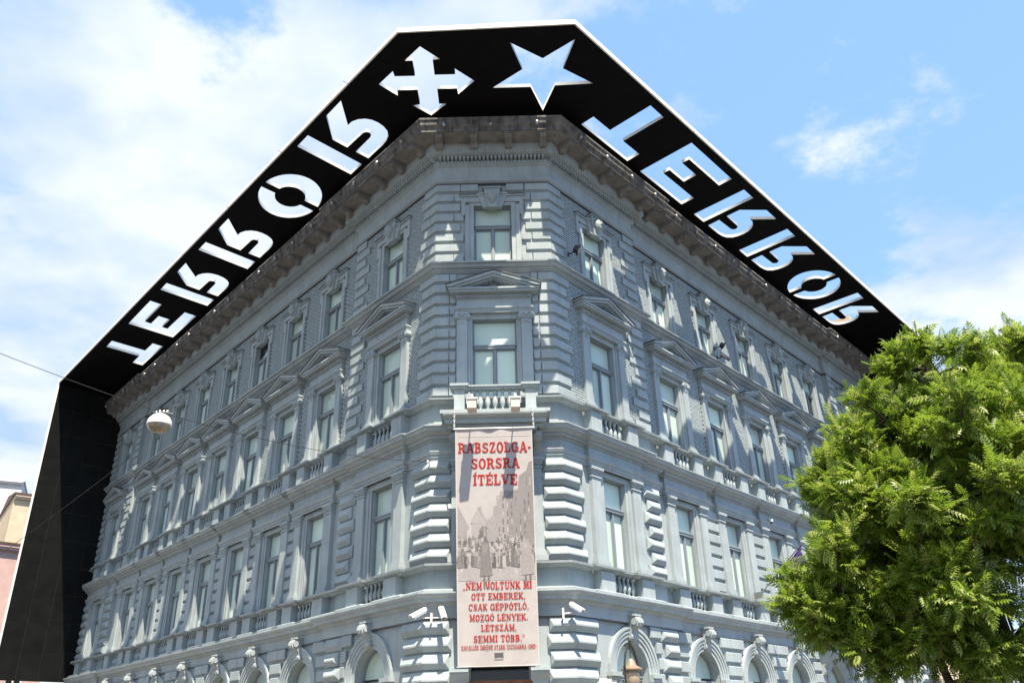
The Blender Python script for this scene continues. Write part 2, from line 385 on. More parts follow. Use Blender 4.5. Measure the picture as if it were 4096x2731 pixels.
sweep('entablature', [(.06, 7.10), (.10, 7.10), (.10, 7.17), (.13, 7.18), (.13, 7.25), (.16, 7.26), (.19, 7.34), (.19, 7.37), (.09, 7.39), (.09, 7.66)], M['trim'], BLD, e1)
sweep('balustrade_base', [(.0, 8.03), (.30, 8.035), (.30, 8.12), (.24, 8.15), (.0, 8.16)], M['trim'], BLD, pedex(.66, 1.26, .10))
sweep('sill_ledge', [(.0, 8.79), (.10, 8.80), (.17, 8.85), (.27, 8.86), (.28, 8.91), (.0, 8.93)], [M['trim'], M['flash_shade']], BLD, pedex(.64, 1.28, .13), mis=[0, 0, 0, 0, 1])
e0 = {'L': [(-99, 6.0, .07)], 'R': [(-99, 6.0, .07)], 'C': [(-99, 99, .07)]}
sweep('ground_floor_cornice', [(.18, 2.88), (.24, 2.885), (.24, 3.17), (.28, 3.19), (.32, 3.26), (.43, 3.28), (.44, 3.36), (.50, 3.40), (.53, 3.46), (.53, 3.49), (.0, 3.52)], [M['trim'], M['flash_shade']], BLD, e0, mis=[0] * 9 + [1])
sweep('balustrade_base', [(.0, 3.50), (.36, 3.505), (.36, 3.58), (.30, 3.61), (.0, 3.62)], M['trim'], BLD, pedex(.62, 1.34, .10))
sweep('sill_ledge', [(.06, 4.13), (.15, 4.14), (.22, 4.19), (.33, 4.20), (.34, 4.26), (.0, 4.28)], [M['trim'], M['flash_shade']], BLD, pedex(.60, 1.36, .13), mis=[0, 0, 0, 0, 1])
sweep('plinth', [(.22, -.4), (.34, -.42), (.36, -.5), (.36, -1.7)], M['wall'], BLD)

# ---- dentils (countless small teeth): one joined part each
def along(o, step, ex={}, endtrim=.06):
    """positions every step along the plan path at offset o: (point, tangent)"""
    pts = pathpts(o, ex)
    for p, q in zip(pts, pts[1:]):
        d = q - p; l = d.length
        if l < step * 1.2: continue
        n = int((l - 2 * endtrim) / step); t = d / l; off = (l - n * step) / 2
        for k in range(n + 1): yield p + t * (off + k * step), t
def teeth(name, o, depth, wd, z0, z1, step, ex={}, mt='trim', rnd=False):
    b = MB()
    for p, t in along(o, step, ex):
        nrm = Vector((t.y, -t.x, 0)); a = p - t * wd / 2; c = p + t * wd / 2
        vs = [];
        for z in (z0, z1):
            for q in (a, c, c + nrm * depth, a + nrm * depth): vs.append((q.x, q.y, z + H))
        if rnd: vs = [((v[0] + p.x + nrm.x * depth / 2) / 2, (v[1] + p.y + nrm.y * depth / 2) / 2, v[2]) if False else v for v in vs]
        b.add(vs, [(0, 1, 2, 3), (4, 5, 6, 7), (0, 1, 5, 4), (1, 2, 6, 5), (2, 3, 7, 6), (3, 0, 4, 7)])
    o_ = obj(name, b.mesh(name, M[mt]), BLD); o_['kind'] = 'stuff'; return o_
teeth('dentil_row', .07, .22, .072, 17.335, 17.448, .13)
teeth('egg_and_dart_row', .34, .05, .075, 17.47, 17.548, .13)
teeth('leaf_row', .12, .05, .06, 17.21, 17.31, .11)
teeth('dentil_row', .14, .06, .035, 7.72, 7.785, .075, e1)

# ---- cornice brackets and lamps
prof = [(.0, 17.60), (.05, 17.56), (.13, 17.57), (.17, 17.63), (.22, 17.69), (.36, 17.71), (.47, 17.69), (.53, 17.73), (.53, 17.79), (.49, 17.855), (0, 17.855)]
b = MB(); b.prism([(-o_, z) for o_, z in prof], -.11, .11, 'x')
b.prism([(-o_ * 1.02 - .01, z - .012) for o_, z in prof[:-2]] + [(0, 17.80)], -.075, -.03, 'x'); b.prism([(-o_ * 1.02 - .01, z - .012) for o_, z in prof[:-2]] + [(0, 17.80)], .03, .075, 'x')
b.box(-.14, .14, -.56, 0, 17.81, 17.858)
brk = b.mesh('cornice_bracket', M['soffit'])
lb = MB(); lb.lathe([(.02, .10), (.05, .09), (.065, .03), (.06, -.03), (.03, -.07), (.005, -.08)], (0, -.06, 0), 10)
lb.box(-.02, .02, -.08, .02, .06, .10); lampm = smooth(lb.mesh('cornice_lamp', M['metal']))
def put(name, me, p, t, z=0.):
    nrm = Vector((t.y, -t.x, 0)); m_ = Matrix((t, -nrm, Vector((0, 0, 1)))).transposed().to_4x4(); m_.translation = Vector((p.x, p.y, z + H))
    return obj(name, me, BLD, m_)
for i, (p, t) in enumerate(along(.43, 1.13, {}, .02)):
    put('cornice_bracket', brk, p, t)
for i, (p, t) in enumerate(along(1.12, 1.5, {}, .5)):
    if i % 2 or i < 60: put('cornice_lamp', lampm, p, t, 18.0 + .12 * 0)

# ---- bricks of the two upper floors
BH, BL = .084, .26
bricks = []
for w in 'LR':
    for s0, s1, pr, cs in segs(w):
        for (zl, zh) in ((8.93, 13.10), (13.42, 16.46)):
            k = 0; z = zl
            while z < zh - .03:
                z2 = min(z + BH, zh); off = (k % 2) * BL / 2; x = s0 - off
                while x < s1:
                    a, c = max(x, s0), min(x + BL, s1)
                    mid = (a + c) / 2; skip = c - a < .05
                    for cc_ in cs:
                        ds = abs(mid - cc_); zm = (z + z2) / 2
                        if zl > 13 and ds < .86 and zm < 15.9: skip = True
                        if zl < 13 and ds < 1.10 and zm < 12.45: skip = True
                    if not skip: bricks.append((w, a, c, z, z2, pr))
                    x += BL
                z = z2; k += 1
def bdist(q): w, a, c, z, z2, pr = q; v = W(w, (a + c) / 2, pr, z) - Vector((P['cx'], P['cy'], H)); return v.length
full = [q for q in bricks if q[2] - q[1] > BL - .001 and q[4] - q[3] > BH - .001]
full.sort(key=bdist); near = set(full[:290])
J = .022; D = .028
b = MB(); b.box(-BL / 2 + J / 2, BL / 2 - J / 2, -D, 0, J / 2, BH - J / 2); bme = b.mesh('brick', M['brick'])
for q in near: obj('brick', bme, BLD, FM(q[0], (q[1] + q[2]) / 2, q[5], q[3]))
bv = []; bf = []
for q in bricks:
    if q in near: continue
    w, a, c, z, z2, pr = q; a += J / 2; c -= J / 2; i = len(bv)
    dd = D + random.uniform(-.004, .004)
    for zz in (z + J / 2, z2 - J / 2):
        bv += [W(w, a, pr, zz), W(w, c, pr, zz), W(w, c, pr + dd, zz), W(w, a, pr + dd, zz)]
    bf += [(i, i + 1, i + 2, i + 3), (i + 4, i + 5, i + 6, i + 7), (i + 3, i + 2, i + 6, i + 7), (i, i + 3, i + 7, i + 4), (i + 1, i + 2, i + 6, i + 5)]
me = bpy.data.meshes.new('brickwork'); me.from_pydata(bv, [], bf); me.materials.append(M['brick'])
o_ = obj('brickwork', me, BLD); o_['kind'] = 'stuff'

# ---- rusticated blocks
def flatprof(z0, z1, h=.07): return [(0, z0 + .07), (h * .45, z0 + .074), (h * .5, z0 + .10), (h * 1.1, z0 + .104), (h * 1.2, z0 + .12), (h * 1.2, z1 - .03), (h, z1 - .015), (0, z1 - .01)]
def bossprof(z0, z1, h=.17): zm = z0 + (z1 - z0) * .45; return [(0, z0 + .035), (.05, z0 + .04), (.06, z0 + .06), (h, zm - .01), (h, zm + .03), (.06, z1 - .03), (.05, z1 - .012), (0, z1 - .01)]
def cornerblock(name, side, a, c, base, prof, taper):
    """block wrapped round the corner between wing `side` and the chamfer: a along the wing, c along the chamfer"""
    w = side; vs = []; k = len(prof)
    for o_, z in prof:
        cr0 = isect(w, base + o_, 'C', base + o_); cb = isect(w, base, 'C', base)
        tw = FR[w][0]; tcx = Vector((1 if w == 'L' else -1, 0, 0)); ow = max(0, o_ - .06) * taper
        p0 = cb + tw * a; p1 = cb + tcx * c
        e0 = p0 + FR[w][1] * o_ - tw * ow; e1 = p1 + FR['C'][1] * o_ - tcx * ow
        for p in (p0 - FR[w][1] * .0 if o_ == 0 else e0, cr0, e1): vs.append((p.x, p.y, z + H))
    fs = []
    for i in range(k - 1): fs += [(i * 3, i * 3 + 1, i * 3 + 4, i * 3 + 3), (i * 3 + 1, i * 3 + 2, i * 3 + 5, i * 3 + 4)]
    fs += [tuple(i * 3 for i in range(k)), tuple(i * 3 + 2 for i in range(k))]
    b = MB(); b.add(vs, fs); return obj(name, b.mesh(name, M['wall']), BLD)
def blockmesh(wd, prof, taper):
    vs = []; k = len(prof)
    for o_, z in prof:
        ow = max(0, o_ - .06) * taper if taper else (.03 if o_ < .04 else 0)
        vs += [(-wd / 2 + ow, -o_, z), (wd / 2 - ow, -o_, z)]
    fs = [(2 * i, 2 * i + 1, 2 * i + 3, 2 * i + 2) for i in range(k - 1)] + [tuple(2 * i for i in range(k)), tuple(2 * i + 1 for i in range(k))]
    b = MB(); b.add(vs, fs); return b.mesh('quoin_block', M['wall'])
_bc = {}
def block(name, w, s, wd, base, z0, h, kind, hh):
    key = (round(wd, 2), round(h, 3), kind, hh)
    if key not in _bc: _bc[key] = blockmesh(wd, flatprof(0, h, hh) if kind == 'f' else bossprof(0, h, hh), 1.3 if kind == 'b' else 0)
    return obj(name, _bc[key], BLD, FM(w, s, base, z0))
ROWS = {3: (13.42, 16.46, 8, 0., 'f'), 2: (8.93, 13.10, 11, 0., 'f'), 1: (4.28, 7.10, 7, .06, 'b'), 0: (.0, 2.87, 7, .22, 'b')}
for lev, (z0, z1, n, base, kd) in ROWS.items():
    h = (z1 - z0) / n
    for k in range(n):
        za = z0 + k * h; alt = k % 2
        pf = flatprof(za, za + h) if kd == 'f' else bossprof(za, za + h, .15)
        aw = (.62 if alt else .78) if lev >= 2 else (.70 if alt else .86)
        if lev == 0: aw = .86 if alt else .98
        cl = {3: (.52, .72), 2: (.40, .40), 1: (.52, .62), 0: (.60, .66)}[lev][alt]
        for sd_ in 'LR': cornerblock('quoin_block', sd_, aw, cl, base, pf, 1.0 if kd == 'b' else 0)
        # second stone on the chamfer up to the window surround
        inner = {3: .93, 2: 1.16, 1: 1.26, 0: 1.20}[lev]
        edge = isect('C', base, 'R', base).x - cl - .035; wdt = edge - inner
        if lev == 3 and za > 15.9: inner = .06 + alt * .04; wdt = edge - inner
        if wdt > .12 and za + h < 17:
            for sx in (-1, 1):
                if lev == 3 and za > 15.9:
                    block('ashlar_block', 'C', sx * (edge - (edge - .46) / 2 if za < 16.3 else sx * 0 + edge - (edge - .40) / 2), (edge - .46) if za < 16.3 else edge - .40, base, za, h, 'f', .07)
                else: block('ashlar_block', 'C', sx * (inner + wdt / 2), wdt, base, za, h, 'f', .07)
        # quoins at the ends of the projecting end bays
        for w in 'LR':
            for cpos, sgn in ((ST1, -1), (ST2[w], 1), (END[w] - .02, -1)):
                wq = (.62 if alt else .88) if lev >= 2 else (.74 if alt else .92)
                block('quoin_block', w, cpos + sgn * wq / 2, wq, base, za, h, kd, .07 if kd == 'f' else .15)
# narrow stones between first-floor pilasters
z0, z1, n = 4.28, 7.10, 7; h = (z1 - z0) / n
for w in 'LR':
    cs = [s for ww, s, p in BAYS if ww == w]
    for a, c in zip(cs[1:-1], cs[2:-1]):
        mid = (a + c) / 2; g = c - a - 2.44
        for k in range(n): block('rusticated_block', w, mid, g, -EJ[w] + .06, z0 + k * h, h, 'f', .07)
    for sx in (cs[0] - 1.22, cs[0] + 1.22, cs[1] - 1.22, cs[-2] + 1.22, cs[-1] - 1.22, cs[-1] + 1.22):
        pass
# ground-floor stones between the arches
z0, z1, n = .0, 2.87, 7; h = (z1 - z0) / n
for w in 'LR':
    cs = [s for ww, s, p in BAYS if ww == w]
    for s0, s1, pr, bc in segs(w):
        lo = s0 + (.9 + (1.0 if s0 < 2 else 0) if s0 < 2 else (.02 if pr else .96)); hi = s1 - (.96 if pr == 0 else .02)
        for k in range(n):
            za = z0 + k * h; zt = za
            R0 = 1.20; x = math.sqrt(max(R0 * R0 - max(zt - 1.65, 0) ** 2, 0)) if zt < 2.85 else 0
            x = max(x, .25)
            edges = [lo] + [e for c in bc for e in (c - x, c + x)] + [hi]
            for a, c in zip(edges[::2], edges[1::2]):
                if c - a < .12: continue
                nn = 1 if c - a < 1.1 else 2
                if nn == 1: block('rusticated_block', w, (a + c) / 2, c - a - .03, pr + .22, za, h, 'f', .08)
                else:
                    sp = a + (c - a) * (.5 if k % 2 else .42)
                    block('rusticated_block', w, (a + sp) / 2, sp - a - .03, pr + .22, za, h, 'f', .08)
                    block('rusticated_block', w, (c + sp) / 2, c - sp - .03, pr + .22, za, h, 'f', .08)

# ---- windows
def framemesh(hw, z0, z1, ztr, fw_=.045, yb=.12):
    b = MB()
    b.box(-hw, -hw + fw_, yb, yb + .08, z0, z1); b.box(hw - fw_, hw, yb, yb + .08, z0, z1)
    b.box(-hw + fw_, hw - fw_, yb, yb + .08, z1 - fw_, z1); b.box(-hw + fw_, hw - fw_, yb, yb + .08, z0, z0 + fw_)
    b.box(-hw + fw_, hw - fw_, yb - .05, yb + .07, ztr, ztr + .08); b.box(-hw + .02, hw - .02, yb - .07, yb + .07, ztr + .08, ztr + .12)
    b.box(-.035, .035, yb - .02, yb + .07, z0 + fw_, ztr)
    for sx in (-1, 1):   # casement stiles and rails
        xa, xb = (.035, hw - fw_) if sx > 0 else (-hw + fw_, -.035)
        b.box(xa, xa + .026, yb + .02, yb + .075, z0 + fw_, ztr); b.box(xb - .026, xb, yb + .02, yb + .075, z0 + fw_, ztr)
        b.box(xa + .026, xb - .026, yb + .02, yb + .075, ztr - .045, ztr); b.box(xa + .026, xb - .026, yb + .02, yb + .075, z0 + fw_, z0 + fw_ + .06)
    return b.mesh('window', M['frame'])
def boxmesh(name, *a, mt): b = MB(); b.box(*a); return b.mesh(name, mt)
WS = {}
def window_set(lev, hw, z0, z1, ztr, yb=.12):
    f = .045
    WS[lev] = (framemesh(hw, z0, z1, ztr, yb=yb),
               boxmesh('pane', -hw + f, hw - f, yb + .055, yb + .065, ztr + .12, z1 - f, mt=M['pane']),
               boxmesh('pane', -hw + f + .026, -.061, yb + .055, yb + .065, z0 + f + .06, ztr - .045, mt=M['pane']),
               boxmesh('pane', .061, hw - f - .026, yb + .055, yb + .065, z0 + f + .06, ztr - .045, mt=M['pane']))
window_set(3, W3, 13.38, 15.62, 14.80); window_set(2, W2, 8.86, 11.51, 10.57); window_set(1, W1, 4.22, 6.93, 6.0); window_set('C2', W2 + .04, 8.86, 11.51, 10.57)
# arched ground-floor window
b = MB(); yb = .26; hw = .76
arc = lambda r, n=20, zc_=1.65: [(-r * math.cos(math.pi * k / n), zc_ + r * math.sin(math.pi * k / n)) for k in range(n + 1)]
o1, i1 = arc(.76), arc(.69)
vs = [(x, yb, z) for x, z in o1] + [(x, yb, z) for x, z in i1] + [(x, yb + .08, z) for x, z in i1]
b.add(vs, [(i, i + 1, 22 + i, 21 + i) for i in range(20)] + [(21 + i, 22 + i, 43 + i, 42 + i) for i in range(20)])
b.box(-.76, .76, yb - .04, yb + .07, 1.45, 1.52); b.box(-.76, .76, yb - .06, yb + .07, 1.52, 1.57)
b.box(-.76, -.69, yb, yb + .08, .2, 1.45); b.box(.69, .76, yb, yb + .08, .2, 1.45); b.box(-.035, .035, yb, yb + .08, .26, 1.45); b.box(-.69, .69, yb, yb + .08, .2, .26)
WG = b.mesh('window', M['frame'])
b = MB(); b.prism([(x, max(z, 1.57)) for x, z in arc(.70)], yb + .05, yb + .06); WGa = b.mesh('pane', M['pane'])
WGb = boxmesh('pane', -.69, -.035, yb + .05, yb + .06, .26, 1.45, mt=M['pane']); WGc = boxmesh('pane', .035, .69, yb + .05, yb + .06, .26, 1.45, mt=M['pane'])

# ---- surrounds
b = MB()   # top floor: eared architrave with a fillet cap
for sx in (-1, 1):
    b.prism([(sx * W3, 13.42), (sx * W3, 15.62), (sx * .74, 15.62), (sx * .74, 13.42)], -.05, .02); b.prism([(sx * .74, 13.42), (sx * .74, 15.62), (sx * .87, 15.62), (sx * .87, 13.42)], -.09, .02)
    b.box(*sorted((sx * .87, sx * 1.0)), -.088, .02, 15.28, 15.94); b.box(*sorted((sx * .90, sx * .98)), -.11, .02, 15.21, 15.28)
b.box(-.74, .74, -.05, .02, 15.62, 15.74); b.box(-.87, .87, -.09, .02, 15.74, 15.88); b.box(-1.04, 1.04, -.15, .02, 15.94, 15.985); b.box(-.87, .87, -.085, .02, 15.88, 15.94)
S3 = b.mesh('window_surround', M['trim'])
b = MB()   # keystone
for sx in (-1, 1): b.prism([(sx * .16, 15.5), (sx * .30, 15.5), (sx * .47, 15.98), (sx * .20, 16.03)], -.13, .02); b.prism([(sx * .2, 16.032), (sx * .49, 15.97), (sx * .51, 15.99), (sx * .51, 16.01), (sx * .2, 16.08)], -.17, .02)
b.prism([(-.155, 15.47), (.155, 15.47), (.26, 16.18), (-.26, 16.18)], -.20, .02); b.box(-.31, .31, -.25, .02, 16.18, 16.235)
K3 = b.mesh('keystone', M['trim'])
bm = bmesh.new(); bmesh.ops.create_uvsphere(bm, u_segments=28, v_segments=20, radius=1)     # carved bearded mask
for v in bm.verts:
    x, y, z = v.co; f = max(0, -y)
    d = 0
    d += .55 * f * math.exp(-(x / .16) ** 2 - ((z - .0) / .22) ** 2)                 # nose
    d += .22 * f * math.exp(-((z - .30) / .12) ** 2) * math.exp(-(x / .6) ** 2)      # brow
    d -= .30 * f * (math.exp(-((x - .33) / .14) ** 2 - ((z - .14) / .10) ** 2) + math.exp(-((x + .33) / .14) ** 2 - ((z - .14) / .10) ** 2))
    d -= .35 * f * math.exp(-(x / .20) ** 2 - ((z + .30) / .06) ** 2)                # mouth
    d += .25 * f * math.exp(-(x / .5) ** 2 - ((z + .50) / .2) ** 2) + .1 * math.sin(14 * x) * (z < -.35) + .12 * math.sin(11 * z + 6 * x) * (abs(x) > .6)
    wx = 1 - .45 * max(0, -z - .2) ** 1.2; zz = z * (1.0 if z > -.3 else 1.0) - (.45 * max(0, -z - .4) * math.exp(-(x / .3) ** 2))
    v.co = (x * .155 * wx, (y - d) * .15 - .24, zz * .235 + 15.88)
MK = bpy.data.meshes.new('carved_mask'); bm.to_mesh(MK); bm.free(); MK.materials.append(M['trim']); smooth(MK)
def surround2(e=0.):
    b = MB(); hw = W2 + e
    for sx in (-1, 1): b.box(*sorted((sx * hw, sx * .72)), -.03, .02, 8.93, 11.51); b.box(*sorted((sx * .72, sx * .80)), -.06, .02, 8.93, 11.51)
    b.box(-.80, .80, -.04, .02, 11.51, 11.68)
    b.box(-1.15, 1.15, -.17, .02, 11.68, 11.74); b.box(-1.16, 1.16, -.19, .02, 11.74, 11.80); b.box(-1.18, 1.18, -.22, .02, 11.80, 11.855); b.box(-1.13, 1.13, -.15, .02, 11.855, 12.125)
    return b.mesh('window_surround', M['trim'])
S2, S2C = surround2(), surround2(.04)
b = MB()   # pediment
b.box(-1.15, 1.15, -.17, .02, 12.125, 12.15); b.box(-1.17, 1.17, -.20, .02, 12.25, 12.29)
b.box(-1.33, 1.33, -.38, .02, 12.29, 12.36); b.box(-1.37, 1.37, -.42, .02, 12.36, 12.42); b.box(-1.10, 1.10, -.22, .02, 12.42, 12.45)
for sx in (-1, 1):
    b.prism([(sx * 1.42, 12.44), (sx * 1.42, 12.50), (0, 12.975), (0, 12.885), (sx * 1.30, 12.44)], -.46, .02)
    b.prism([(sx * 1.28, 12.442), (0, 12.883), (0, 12.80), (sx * 1.06, 12.442)], -.40, .02)
    b.prism([(sx * 1.04, 12.448), (0, 12.798), (0, 12.745), (sx * .90, 12.448)], -.30, .02)
b.prism([(-1.0, 12.452), (1.0, 12.452), (0, 12.78)], -.04, .02)
b.prism([(-.42, 12.452), (.42, 12.452), (0, 12.60)], -.10, .02)
PD = b.mesh('pediment', M['trim'])
b2 = MB()
for sx in (-1, 1): b2.prism([(sx * 1.45, 12.495), (sx * 1.45, 12.525), (0, 13.005), (0, 12.97)], -.49, .02)
PF = b2.mesh('flashing_and_shade_strip', M['flash_shade'])
b2 = MB(); b2.box(-.33, .33, -.27, .02, 16.236, 16.262); b2.box(-1.06, -.5, -.17, .02, 15.986, 16.008); b2.box(.5, 1.06, -.17, .02, 15.986, 16.008)
KF = b2.mesh('flashing_and_shade_strip', M['flash_shade'])
b = MB(); k = -1.12
while k < 1.121: b.box(k - .022, k + .022, -.235, -.17, 12.165, 12.235); k += .07
b.box(-1.15, 1.15, -.19, .02, 12.15, 12.25)
for i in range(9):
    for sx in (-1, 1):
        x = sx * (.12 + i * .075); z = 12.735 - abs(x) * .335; b.box(x - .02, x + .02, -.22, -.04, z - .035, z)
DT = b.mesh('dentil_band', M['trim'])
def pilaster(x0, x1, zb, zc, zt, d):
    b = MB(); c = (x0 + x1) / 2; hw = (x1 - x0) / 2
    b.box(-hw, hw, -d, .02, zb + .30, zc); b.box(-hw - .09, hw + .09, -d - .09, .02, zb, zb + .15); b.box(-hw - .05, hw + .05, -d - .05, .02, zb + .15, zb + .24); b.box(-hw - .02, hw + .02, -d - .02, .02, zb + .24, zb + .30)
    return b.mesh('pilaster', M['trim'])
PL2 = pilaster(-.16, .16, 8.93, 11.32, 11.68, .13)
b = MB()   # ionic capital
b.box(-.165, .165, -.14, .02, 11.32, 11.47); b.box(-.18, .18, -.16, .02, 11.47, 11.50); b.box(-.21, .21, -.19, .02, 11.63, 11.68); b.box(-.15, .15, -.17, .02, 11.50, 11.63)
for sx in (-1, 1):
    for r, d in ((.085, -.19), (.055, -.21), (.025, -.23)):
        b.prism([(sx * .175 + r * math.cos(t), 11.55 + r * math.sin(t)) for t in [2 * math.pi * i / 14 for i in range(14)]], d, .0)
b.prism([(.04 * math.cos(t), 11.40 + .04 * math.sin(t)) for t in [2 * math.pi * i / 8 for i in range(8)]], -.165, -.14)
b.prism([(.05 * math.cos(t), 11.60 + .06 * math.sin(t)) for t in [2 * math.pi * i / 8 for i in range(8)]], -.22, -.17)
CP2 = b.mesh('capital', M['trim'])
b = MB()   # first-floor surround, plain pilasters
for sx in (-1, 1): b.box(*sorted((sx * W1, sx * .66)), -.03, .02, 4.28, 6.93); b.box(*sorted((sx * .66, sx * .80)), -.06, .02, 4.28, 6.93)
b.box(-.80, .80, -.05, .02, 6.93, 7.10)
S1 = b.mesh('window_surround', M['trim'])
PL1 = pilaster(-.205, .205, 4.28, 6.86, 7.1, .13)
b = MB(); b.box(-.205, .205, -.128, .02, 6.86, 6.90); b.box(-.235, .235, -.16, .02, 6.80, 6.84); b.box(-.23, .23, -.16, .02, 6.90, 6.96); b.box(-.25, .25, -.19, .02, 6.96, 7.02); b.box(-.28, .28, -.22, .02, 7.02, 7.10)
CP1 = b.mesh('capital', M['trim'])
bal = [(.055, 0), (.055, .04), (.03, .06), (.03, .085), (.065, .16), (.075, .24), (.065, .32), (.035, .42), (.028, .47), (.045, .50), (.045, .53), (.058, .55), (.058, .60)]
b = MB(); b.lathe(bal, n=10); BA = smooth(b.mesh('baluster', M['trim']))
PE2 = boxmesh('pedestal', -.26, .26, -.30, .02, 8.15, 8.80, mt=M['trim'])
PE1 = boxmesh('pedestal', -.31, .31, -.34, .02, 3.61, 4.14, mt=M['trim'])
b = MB()   # archivolt of the ground-floor windows
def ring(r0, r1, d, y1=.02):
    a, c = arc(r0, 24), arc(r1, 24); n = 25
    a = [(a[0][0], 1.60)] + a + [(a[-1][0], 1.60)]; c = [(c[0][0], 1.60)] + c + [(c[-1][0], 1.60)]; n = 27
    vs = [(x, -d, z) for x, z in a] + [(x, -d, z) for x, z in c] + [(x, y1, z) for x, z in a] + [(x, y1, z) for x, z in c]
    fs = []
    for i in range(n - 1): fs += [(i, i + 1, n + i + 1, n + i), (n + i, n + i + 1, 3 * n + i + 1, 3 * n + i), (i, i + 1, 2 * n + i + 1, 2 * n + i)]
    b.add(vs, fs)
ring(.76, .88, .02); ring(.88, .98, .05); ring(.98, 1.08, .075); ring(1.08, 1.16, .10)
for sx in (-1, 1):
    b.box(*sorted((sx * .76, sx * 1.22)), -.18, .02, 1.50, 1.60); b.box(*sorted((sx * .76, sx * 1.18)), -.13, .02, 1.40, 1.50); b.box(*sorted((sx * .78, sx * 1.14)), -.09, .02, -.3, 1.40)
AR = b.mesh('archivolt', M['trim'])
b = MB()   # scroll console on the arch
cs_ = [(.02, 2.42), (-.10, 2.42), (-.16, 2.47), (-.17, 2.54), (-.13, 2.60), (-.16, 2.70), (-.24, 2.76), (-.36, 2.78), (-.40, 2.86), (-.38, 2.95), (-.30, 3.02), (-.14, 3.04), (.02, 3.04)]
b.prism([(y, z) for y, z in cs_], -.13, .13, 'x'); b.prism([(y * 1.06, z) for y, z in cs_], -.05, .05, 'x')
for sx in (-1, 1): b.prism([(-.27 + .09 * math.cos(t), 2.90 + .09 * math.sin(t)) for t in [2 * math.pi * i / 12 for i in range(12)]], *sorted((sx * .13, sx * .165)), 'x'); b.prism([(-.12 + .05 * math.cos(t), 2.51 + .05 * math.sin(t)) for t in [2 * math.pi * i / 10 for i in range(10)]], *sorted((sx * .13, sx * .165)), 'x')
b.box(-.17, .17, -.30, .02, 3.04, 3.10)
CO = b.mesh('arch_console', M['trim'])

def addwin(lev, w, s, pr, set_, dark=()):
    o = obj('window', set_[0], BLD, FM(w, s, pr))
    for i, p in enumerate(set_[1:]):
        q = obj('pane', p, o)
        if i in dark: q.data = p.copy(); q.data.materials[0] = M['dark']
bi = {'L': 0, 'R': 0, 'C': 0}
for w, s, pr in BAYS:
    bi[w] += 1; nb = bi[w]; C_ = w == 'C'
    addwin(3, w, s, pr, WS[3], dark={('L', 4): (), ('R', 6): (1, 2)}.get((w, nb), ()))
    if (w, nb) == ('L', 4):     # blind hanging askew behind the upper pane
        b = MB(); b.prism([(-.54, 15.56), (.54, 15.56), (.54, 15.50), (-.44, 15.02), (-.54, 15.0)], .160, .169); obj('pane', b.mesh('pane', M['dark']), BLD.children[-1] if False else [c for c in BLD.children if c.name.startswith('window') and 'surround' not in c.name][-1])
    obj('window_surround', S3, BLD, FM(w, s, pr)); k3 = obj('keystone', K3, BLD, FM(w, s, pr)); obj('carved_mask', MK, k3); obj('flashing_and_shade_strip', KF, k3)
    addwin(2, w, s, pr, WS['C2'] if C_ else WS[2])
    obj('window_surround', S2C if C_ else S2, BLD, FM(w, s, pr)); pd = obj('pediment', PD, BLD, FM(w, s, pr)); obj('dentil_band', DT, pd); obj('flashing_and_shade_strip', PF, pd)
    for sx in (-1, 1):
        pl = obj('pilaster', PL2, BLD, FM(w, s + sx * .965, pr)); obj('capital', CP2, pl)
        if not C_: obj('pedestal', PE2, BLD, FM(w, s + sx * .96, pr))
    addwin(1, w, s, pr + .06, WS[1]); obj('window_surround', S1, BLD, FM(w, s, pr + .06))
    for sx in (-1, 1):
        pl = obj('pilaster', PL1, BLD, FM(w, s + sx * 1.03, pr + .06)); obj('capital', CP1, pl)
        if not C_: obj('pedestal', PE1, BLD, FM(w, s + sx * .99, pr))
    if not C_:
        for j in range(5):
            x = (j - 2) * .225
            o_ = obj('baluster', BA, BLD, FM(w, s + x, pr + .10, 8.16)); o_.scale = (1, 1, 1.05)
            o_ = obj('baluster', BA, BLD, FM(w, s + x * .96, pr + .14, 3.61)); o_.scale = (1, 1, .87)
        g = obj('window', WG, BLD, FM(w, s, pr + .22))
        for q in (WGa, WGb, WGc): obj('pane', q, g)
        obj('archivolt', AR, BLD, FM(w, s, pr + .22)); obj('arch_console', CO, BLD, FM(w, s, pr + .22))

# ---- entrance portal of the right wing, mostly behind the tree
b = MB(); b.box(-1.75, 1.75, -1.05, .0, 3.30, 3.46); b.prism([(-1.0, 3.298), (-.92, 3.22), (-.90, 3.10), (0, 3.10), (0, 3.298)], -1.65, 1.65, 'x'); b.box(-1.55, 1.55, -.80, 0, 2.95, 3.098)
obj('portal_slab', b.mesh('portal_slab', M['trim']), BLD, FM('R', 17.85, .04))
for sx in (-1, 1):
    b = MB(); b.prism([(0, 2.0), (-.14, 2.02), (-.22, 2.12), (-.20, 2.3), (-.34, 2.45), (-.62, 2.50), (-.76, 2.62), (-.78, 2.78), (-.70, 2.948), (0, 2.948)], -.14, .14, 'x')
    for s2_ in (-1, 1): b.prism([(-.58 + .15 * math.cos(t), 2.74 + .15 * math.sin(t)) for t in [2 * math.pi * i / 14 for i in range(14)]], *sorted((s2_ * .14, s2_ * .18)), 'x')
    obj('portal_console', b.mesh('portal_console', M['trim']), BLD, FM('R', 17.85 + sx * 1.36, .04))
